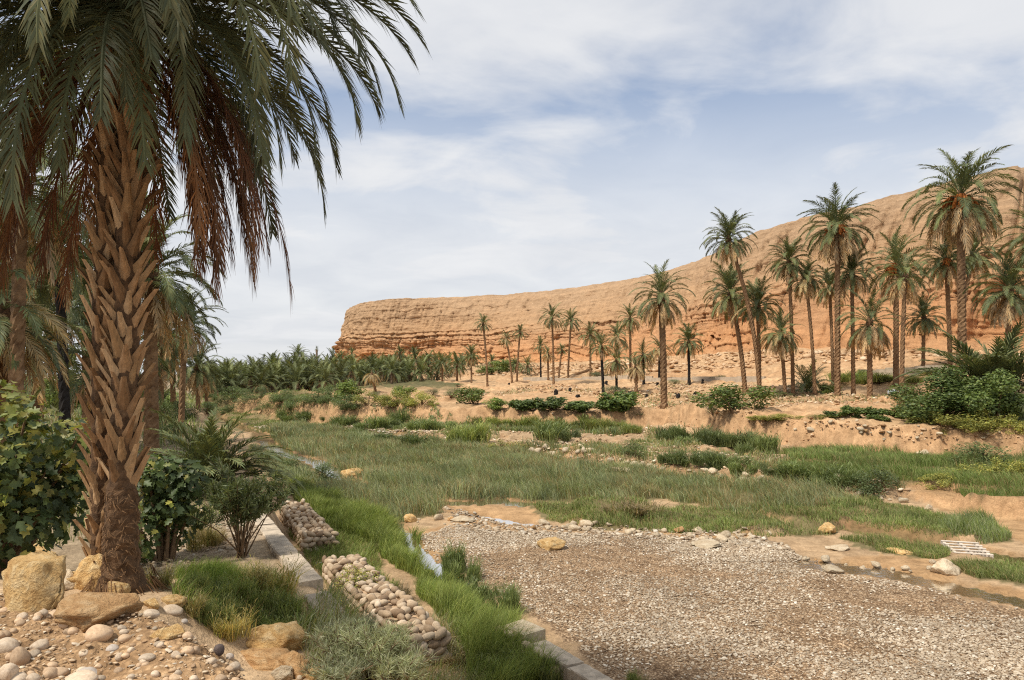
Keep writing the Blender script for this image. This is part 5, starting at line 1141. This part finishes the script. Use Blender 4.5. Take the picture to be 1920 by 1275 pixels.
# left foreground
row([(290, 1100, 50, 46), (372, 1030, 60, 52), (425, 1192, 66, 66), (350, 1150, 60, 44)], 'golden', 'golden-tipped grass tuft near the mound', 'golden grass tufts by the mound', 171, 1.2)
row([(360, 1120, 60, 50), (400, 1130, 70, 60), (440, 1120, 70, 55), (480, 1150, 80, 60), (530, 1165, 80, 55), (420, 1165, 70, 55), (380, 1165, 60, 45), (570, 1185, 70, 45), (505, 1185, 70, 45)], 'reedl', 'fresh green grass tussock in the patch between mound and low wall', 'green tussocks by the mound', 270)
row([(460, 1100, 70, 60), (520, 1135, 60, 50)], 'golden', 'straw-tipped grass tuft among the green tussocks', 'straw-tipped tufts', 280, 1.2)
row([(495, 1120, 110, 95)], 'golden', 'tall pale golden grass clump against the low wall', None, 176, 1.2)
row([(40, 770, 120, 90), (110, 775, 110, 80), (160, 770, 100, 70), (220, 775, 100, 60), (290, 765, 80, 50), (70, 750, 120, 60), (250, 760, 100, 60)], 'green', 'green thicket under the left bank palms behind the great trunk', 'thickets under the left bank palms', 260)
row([(300, 800, 70, 50), (330, 790, 60, 40), (280, 830, 60, 50), (355, 785, 50, 30), (320, 820, 60, 40), (385, 775, 60, 26), (410, 770, 50, 24)], 'dark', 'dark shrub on the left bank beyond the young palm', 'shrubs on the left bank', 240)
row([(345, 985, 60, 36), (400, 1020, 60, 34), (360, 1010, 50, 30)], 'straw', 'dry brown grass tuft on the dirt path', 'dry tufts on the path', 178)
row([(1195, 972, 110, 44)], 'straw', 'heap of dry straw-coloured grass in the turf', None, 181)
row([(690, 1100, 60, 36), (720, 1120, 60, 36), (665, 1060, 50, 34), (760, 1165, 70, 44)], 'reedl', 'green weed clump overgrowing the side of the gabion', 'weeds overgrowing the gabion', 250)
row([(740, 1130, 70, 40), (800, 1215, 90, 44), (850, 1245, 90, 40), (700, 1190, 80, 44)], 'straw', 'dry weeds around the gabion end', 'dry weeds by the gabion', 182)
row([(655, 1140, 90, 86)], 'herb', 'yellow-leaved plant between low wall and gabion', None, 186)
row([(1000, 1292, 90, 36)], 'herb', 'yellow-flowering plant at the foot of the wadi wall', None, 187)
row([(575, 925, 40, 28)], 'herb', 'yellow-green weed at the stream bend', None, 188)
row([(600, 905, 80, 40), (540, 890, 70, 40), (500, 880, 60, 40), (560, 930, 60, 36)], 'dark', 'dark weedy shrub by the upper stream', 'weedy shrubs by the upper stream', 189)
row([(985, 1275, 60, 70), (1030, 1295, 60, 80), (955, 1225, 46, 50), (1195, 1300, 40, 50), (930, 1275, 100, 60)], 'reedl', 'green cane-like reed rising beside the wadi wall', 'reeds by the wadi wall', 195)
row([(900, 1130, 70, 60), (950, 1160, 80, 70), (850, 1075, 60, 60), (870, 1105, 70, 60)], 'reed', 'slender reed at the gravel edge of the stream', 'reeds on the gravel edge', 203)

def fig_leaf():
    pr = [(0, 0), (.10, .10), (.34, .12), (.42, .34), (.50, .16), (.72, .30), (.70, .12), (1, 0)]; v = [(x, y, .06 * abs(y) * 4) for x, y in pr] + [(x, -y, .06 * abs(y) * 4) for x, y in pr[1:-1]]
    idx = list(range(8)); low = [0] + list(range(8, 14)) + [7]; f = []
    spine = [(0, 0, 0), (.25, 0, 0), (.5, 0, 0), (.75, 0, -.02), (1, 0, -.06)]
    v = spine + [(.10, .12, .04), (.38, .36, .10), (.50, .17, .05), (.74, .30, .06), (.78, .10, .0)] + [(.10, -.12, .04), (.38, -.36, .10), (.50, -.17, .05), (.74, -.30, .06), (.78, -.10, .0)]
    f = [(0, 1, 5), (1, 6, 5), (1, 7, 6), (1, 2, 7), (2, 8, 7), (2, 3, 8), (3, 9, 8), (3, 4, 9)]
    f += [(0, 10, 1), (1, 10, 11), (1, 11, 12), (1, 12, 2), (2, 12, 13), (2, 13, 3), (3, 13, 14), (3, 14, 4)]; return np.array(v), np.array(f)
FLV, FLF = fig_leaf()
FLM = [mesh_np('leaf', FLV, FLF, np.tile(np.array(c), (len(FLV), 1)), False, M['foliage']) for c in ((.085, .125, .045), (.11, .155, .052), (.23, .26, .06), (.34, .32, .075))]
def big_fig(name, base, blobs, n, nbig, size, label, seed, yellow=True, front=(0, -1, 0)):
    g = np.random.default_rng(seed); rd = random.Random(seed); o = empty(name, base); tag(o, label, 'bush'); P, d = blob_points(g, blobs, n + nbig * 3); fr = np.array(front, float)
    zmax = max(b[2] + b[3] for b in blobs)
    N = d * .7 + np.array([0, 0, .55]) + fr * .25 + g.normal(size=P.shape) * .4; N /= np.linalg.norm(N, axis=1, keepdims=True)
    keep = np.nonzero(P[:, 2] > .05)[0]; P, N = P[keep], N[keep]; order = np.argsort(-(P @ fr)); big_i = order[:int(nbig * 1.0)]; rest = order[int(nbig):][:n]
    def frame(N, a):
        t = a - N * (a * N).sum(1, keepdims=True); t[:, 2] -= .5; t -= N * (t * N).sum(1, keepdims=True); t /= np.linalg.norm(t, axis=1, keepdims=True); return t, np.cross(N, t)
    t, b = frame(N, g.normal(size=P.shape)); s = size * g.uniform(.7, 1.25, len(P))
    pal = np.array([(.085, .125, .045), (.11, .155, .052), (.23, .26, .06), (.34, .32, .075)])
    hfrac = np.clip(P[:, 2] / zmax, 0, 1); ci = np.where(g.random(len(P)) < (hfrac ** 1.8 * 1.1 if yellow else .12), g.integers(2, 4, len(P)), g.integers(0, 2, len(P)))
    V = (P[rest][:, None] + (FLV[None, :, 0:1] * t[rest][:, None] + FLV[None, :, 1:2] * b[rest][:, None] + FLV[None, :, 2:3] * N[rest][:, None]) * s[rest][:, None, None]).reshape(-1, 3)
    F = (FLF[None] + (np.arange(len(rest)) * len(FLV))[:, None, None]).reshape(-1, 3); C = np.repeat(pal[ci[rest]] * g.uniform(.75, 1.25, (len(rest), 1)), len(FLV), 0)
    tag(link('leaf_mass', mesh_np('leaf_mass', V, F, C, False, M['foliage']), o), kind='stuff')
    for i in big_i:
        m = Matrix((t[i], b[i], N[i])).transposed(); link('leaf', FLM[ci[i]], o, P[i], m.to_euler(), (s[i],) * 3)
    mb = MB()
    for bl in blobs:
        e = Vector(bl[:3]); a = Vector((bl[0] * .3, bl[1] * .3, 0)); mb.tube([a, a.lerp(e, .55) + Vector((0, 0, .1)), e + Vector((0, 0, bl[3] * .5))], [.04, .028, .012], 6)
    link('branch', mb.mesh('branch', M['stem']), o)
def blobs_box(x0, x1, y0, y1, z0, z1, r0, r1, n, seed):
    g = np.random.default_rng(seed); return [(g.uniform(x0, x1), g.uniform(y0, y1), g.uniform(z0, z1), g.uniform(r0, r1)) for _ in range(n)]
big_fig('fig_bush', (-7.2, 9.9, zat(-7.2, 9.9)), blobs_box(-2.4, 1.35, -.7, 1.0, .45, 1.75, .4, .6, 22, 1) + [(.9, -.3, 2.0, .4), (.3, 0, 2.2, .45), (-.5, 0, 2.2, .5), (1.3, .2, 1.7, .4)], 3600, 300, .17, 'large fig bush with yellowing top and dark leafy flank left of the great trunk', 1)
big_fig('fig_bush', (-5.6, 11.9, zat(-5.6, 11.9)), blobs_box(-.4, .35, -.3, .5, .2, 1.5, .25, .42, 12, 2), 1300, 200, .15, 'green fig bush right behind the great trunk beside the path', 2, False)
def slim_bush(name, base, W_, H_, n, lw, ll, cols, label, seed, nst=26):
    """branching shrub with narrow leaves set along the twigs"""
    g = np.random.default_rng(seed); rd = random.Random(seed); o = empty(name, base); tag(o, label, 'shrub'); mb = MB(); P, D = [], []
    for k in range(nst):
        a = rd.uniform(0, 6.28); r = rd.uniform(.15, .5) * W_; h = H_ * rd.uniform(.55, 1.0) * (1 - .35 * r / W_); s = Vector((rd.uniform(-.08, .08), rd.uniform(-.08, .08), 0)); e = Vector((math.cos(a) * r, math.sin(a) * r, h)); m = s.lerp(e, .5) + Vector((0, 0, h * .12))
        mb.tube([s, m, e], [.014, .009, .004], 4)
        for j in range(3):
            q = m.lerp(e, rd.uniform(.1, .8)); e2 = q + Vector((rd.uniform(-.3, .3), rd.uniform(-.3, .3), rd.uniform(.1, .4))) * .55 * H_; mb.tube([q, e2], [.006, .003], 3)
            for i in range(n // (nst * 4)): t = rd.uniform(.1, 1.05); P.append(q.lerp(e2, t)); D.append((e2 - q).normalized())
        for i in range(n // (nst * 4)): t = rd.uniform(.3, 1.03); P.append(m.lerp(e, t)); D.append((e - m).normalized())
    P = np.array([tuple(p) for p in P]); D = np.array([tuple(p) for p in D]); n = len(P); d = D * .5 + g.normal(size=(n, 3)) * .55; d /= np.linalg.norm(d, axis=1, keepdims=True); N = np.cross(d, g.normal(size=(n, 3))); N /= np.linalg.norm(N, axis=1, keepdims=True); b = np.cross(d, N)
    l = (ll * g.uniform(.7, 1.2, n))[:, None]; V = np.stack([P, P + d * l * .45 + b * lw / 2, P + d * l, P + d * l * .45 - b * lw / 2], 1).reshape(-1, 3); i = np.arange(n)[:, None] * 4
    link('foliage', mesh_np('foliage', V, np.concatenate([i + np.array([[0, 1, 2]]), i + np.array([[0, 2, 3]])]), np.repeat(mixcol(g, n, cols, .3), 4, 0), False, M['foliage']), o); link('branch', mb.mesh('branch', M['stem']), o); return o
b = G(452, 1045); slim_bush('oleander_shrub', tuple(b), 1.75, 1.65, 8000, .02, .13, [(.14, .17, .065), (.11, .14, .055), (.20, .22, .09)], 'oleander-like shrub with narrow leaves overhanging the low wall', 1, 34)
G_FEA = [(.34, .36, .21), (.28, .31, .17), (.42, .42, .27)]
for i, (px_, py_, w, h) in enumerate([(645, 1268, 130, 96), (705, 1275, 130, 105), (660, 1225, 110, 66), (735, 1240, 90, 60), (640, 1305, 120, 70), (740, 1300, 130, 80)]):
    b = G(px_, py_); s = b[1] / FPX; slim_bush('feathery_shrub', tuple(b), w * s * 1.1, h * s * 1.05, 3600, .005, .10, G_FEA, 'feathery grey-green bush spilling down beside the boulders', 20 + i, 40)['group'] = 'feathery bushes below the boulders'
def young_palm(base, L, n, seed, label, shapes=(0, 1, 2, 3, 4), hi=False):
    rd = random.Random(seed); o = empty('young_palm', base); tag(o, label, 'palm'); ms = FGF if hi else None
    for k in range(n):
        q = (k + .5) / n; az = k * 2.39996 + rd.uniform(-.3, .3); i = shapes[min(len(shapes) - 1, int(q * len(shapes)))]; l = L * rd.uniform(.75, 1.1); m = FGF[i] if hi else MIDF[i][rd.randint(0, 1)]
        link('frond', m, o, (rd.uniform(-.2, .2) * L * .2, rd.uniform(-.2, .2) * L * .2, 0), (rd.uniform(-.15, .15), rd.uniform(-.1, .1), az), (l, l, l))
b = G(395, 925); young_palm((b[0], b[1], b[2]), 2.3, 72, 1, 'young trunkless date palm growing on the left bank by the path', (0, 1, 2, 2, 3))
young_palm((29.6, 45.5, zat(29.6, 45.5) + .1), 6.0, 100, 2, 'young trunkless date palm spreading silvery fronds above the large bushes', (0, 1, 1, 2, 3, 4))
b = G(1575, 738); young_palm((b[0] - .5, b[1] + 6, zat(b[0] - .5, b[1] + 6)), 3.6, 26, 3, 'bushy young palm between the trunks of the right-hand palms', (0, 1, 2, 3, 4))
b = G(330, 765); young_palm((b[0], b[1] - 3, b[2]), 2.6, 34, 4, 'low bushy palm on the left bank edge', (0, 1, 2, 3, 4))

# ------------------------------------------------------------------ grass
def lay_grass(name, poly, n, hmin, hmax, w, cols, lean, seed, label, wt=None, wind=.6, patch=1.5, warp=.3, dry=None):
    g = np.random.default_rng(seed)
    def wt2(x, y):
        k = np.clip(16 / np.maximum(y, 10), .2, 1) ** .6
        if wt is not None: k = k * wt(x, y)
        for pts, ww, d in STREAMS_W: k = k * (dist_poly(x, y, pts) > ww + .12)
        k = k * ~((dist_poly(x, y + 1.3, STREAMS_W[0][0][:8]) < 1.0) & (y > 33)) * ~(dist_poly(x, y + .5, STREAMS_W[2][0][1:4]) < .35)
        return k
    x, y = sample(poly, n, wt2, seed, warp); n = len(x); z = Z(x, y); pn = fbm2(x * patch, y * patch, 3, seed + 3); h = (hmin + (hmax - hmin) * g.random(n)) * np.clip(1 + .75 * pn, .3, 1.7)
    az = np.where(g.random(n) < .65, wind + g.normal(size=n) * .6 + 1.5 * fbm2(x * .4, y * .4, 2, 5), g.uniform(0, 6.28, n)); c = mixcol(g, n, cols, .3) * (1 + .3 * fbm2(x * .6, y * .6, 3, seed + 9))[:, None]
    if dry is not None: k = g.random(n) < np.clip(dry * (1 + 2.2 * fbm2(x * .8, y * .8, 3, seed + 11)), 0, 1); c[k] = np.array((.36, .28, .13)) * g.uniform(.6, 1.2, (k.sum(), 1))
    ww = w * np.clip(y / 14, 1, 5) * g.uniform(.7, 1.3, n)
    V, F, C = blades_np(np.stack([x, y, z - .02], -1), h, ww, az, g.uniform(.15, lean, n), c, g)
    tag(link(name, mesh_np(name, V, F, C, False, M['grass'])), label, None, None, 'stuff')
B_ = [(.22, .275, .065), (.17, .225, .055), (.29, .32, .09)]; U_ = [(.24, .275, .14), (.19, .235, .115), (.31, .325, .17)]; T_ = [(.17, .22, .055), (.135, .185, .045), (.22, .25, .075)]
lay_grass('channel_grass', P_CHANNEL, 42000, .25, .6, .009, B_, .8, 1, 'lush bright green grass filling the channel beside the gabion', lambda x, y: 1 - .9 * ((np.abs(dist_poly(x, y, [(-1.45, 12.55), (-4.25, 18.2)])) < .55) | (dist_poly(x, y, [(-5.35, 20.6), (-7.6, 25.6)]) < .55)), .4)
lay_grass('meadow_grass', P_MEADOW, 100000, .18, .72, .008, U_ + [(.24, .27, .10)], .9, 2, 'tall blue-green meadow grass bent by the wind', lambda x, y: np.clip(.75 + 1.2 * fbm2(x * .35, y * .35, 3, 94), .12, 1), 2.8, .6, 1.1, .24)
for i, P in enumerate(P_TURF): lay_grass('turf', P, (38000, 5000, 12000, 26000)[i], .06, .26, .009, T_ + [(.25, .25, .10)], 1.1, 3 + i, 'short green turf beside the stream', lambda x, y: np.clip(.6 + 1.6 * fbm2(x * .5, y * .5, 3, 95), .08, 1), 2.0, .7, .5, .14)
lay_grass('slope_grass', P_SLOPE, 12000, .10, .32, .007, B_ + T_, .9, 9, 'green grass on the slope between low wall and gabion', None, .4, 1.5, .2, .12)
lay_grass('fore_grass', P_FORE, 8500, .06, .30, .006, [(.17, .23, .05), (.14, .20, .045), (.23, .28, .07)], .8, 10, 'tall green grass between the mound and the low wall', lambda x, y: np.clip(.5 + 1.3 * fbm2(x * 1.6, y * 1.6, 3, 98), .1, 1), .3, 1.8, .3, .2)
lay_grass('terrace_grass', P_RGRASS[0], 42000, .25, .6, .008, [(.19, .25, .07), (.14, .20, .05), (.24, .27, .10)], .7, 11, 'pale green grass growing under the earth bank', None, 2.6, .4, .6, .1)
lay_grass('channel_edge_grass', GP([(1760, 985), (1850, 975), (1900, 1008), (1850, 1022), (1780, 1010)]), 3500, .25, .55, .008, T_ + U_, .7, 12, 'longer grass on the bank of the dark channel', None, 2.5)
lay_grass('near_weeds', GP([(560, 1200), (700, 1160), (870, 1180), (900, 1240), (1000, 1275), (900, 1320), (640, 1320)]), 14000, .10, .4, .007, B_ + G_FEA, .9, 13, 'mixed weeds and grass in the near gully', None, .5, 1.5, .2, .2)
lay_grass('bank_weeds', GP([(500, 760), (640, 768), (800, 790), (1000, 800), (1180, 808), (1180, 815), (900, 806), (700, 800), (560, 790)]), 15000, .15, .5, .010, T_ + U_, .8, 14, 'weedy growth along the far stepped bank', lambda x, y: np.clip(.3 + 1.8 * fbm2(x * .25, y * .25, 3, 97), 0, 1), 2.0, .6, .8, .15)
lay_grass('left_bank_weeds', [(-26, 20), (-9, 20), (-5.5, 14.5), (-7.5, 13), (-9, 11), (-26, 11)], 14000, .1, .4, .012, T_, .8, 15, 'weeds and ground cover under the left bank palms', None, 2.0, .8, .5, .2)
lay_grass('left_bank_growth', [(-70, 100), (-40, 100), (-23, 54), (-11, 27), (-18, 27), (-60, 60)], 16000, .2, .7, .016, T_ + U_, .8, 16, 'undergrowth along the left bank', None, 2.0, .5, .8, .2)

lay_grass('terrace_weeds', P_TERR, 16000, .12, .45, .010, T_ + U_ + [(.34, .30, .12)], .8, 17, 'weeds and dry stalks scattered over the low terrace', lambda x, y: S((fbm2(x * .3, y * .3, 3, 96) - .08) / .2), 2.0, .6, .6, .25)
lay_grass('upper_weeds', P_UP, 5000, .1, .35, .012, [(.30, .28, .14), (.22, .24, .11)], .8, 18, 'sparse dry weeds on the upper terrace', lambda x, y: S((fbm2(x * .2, y * .2, 3, 99) - .1) / .2), 2.0, .6, .6, .3)
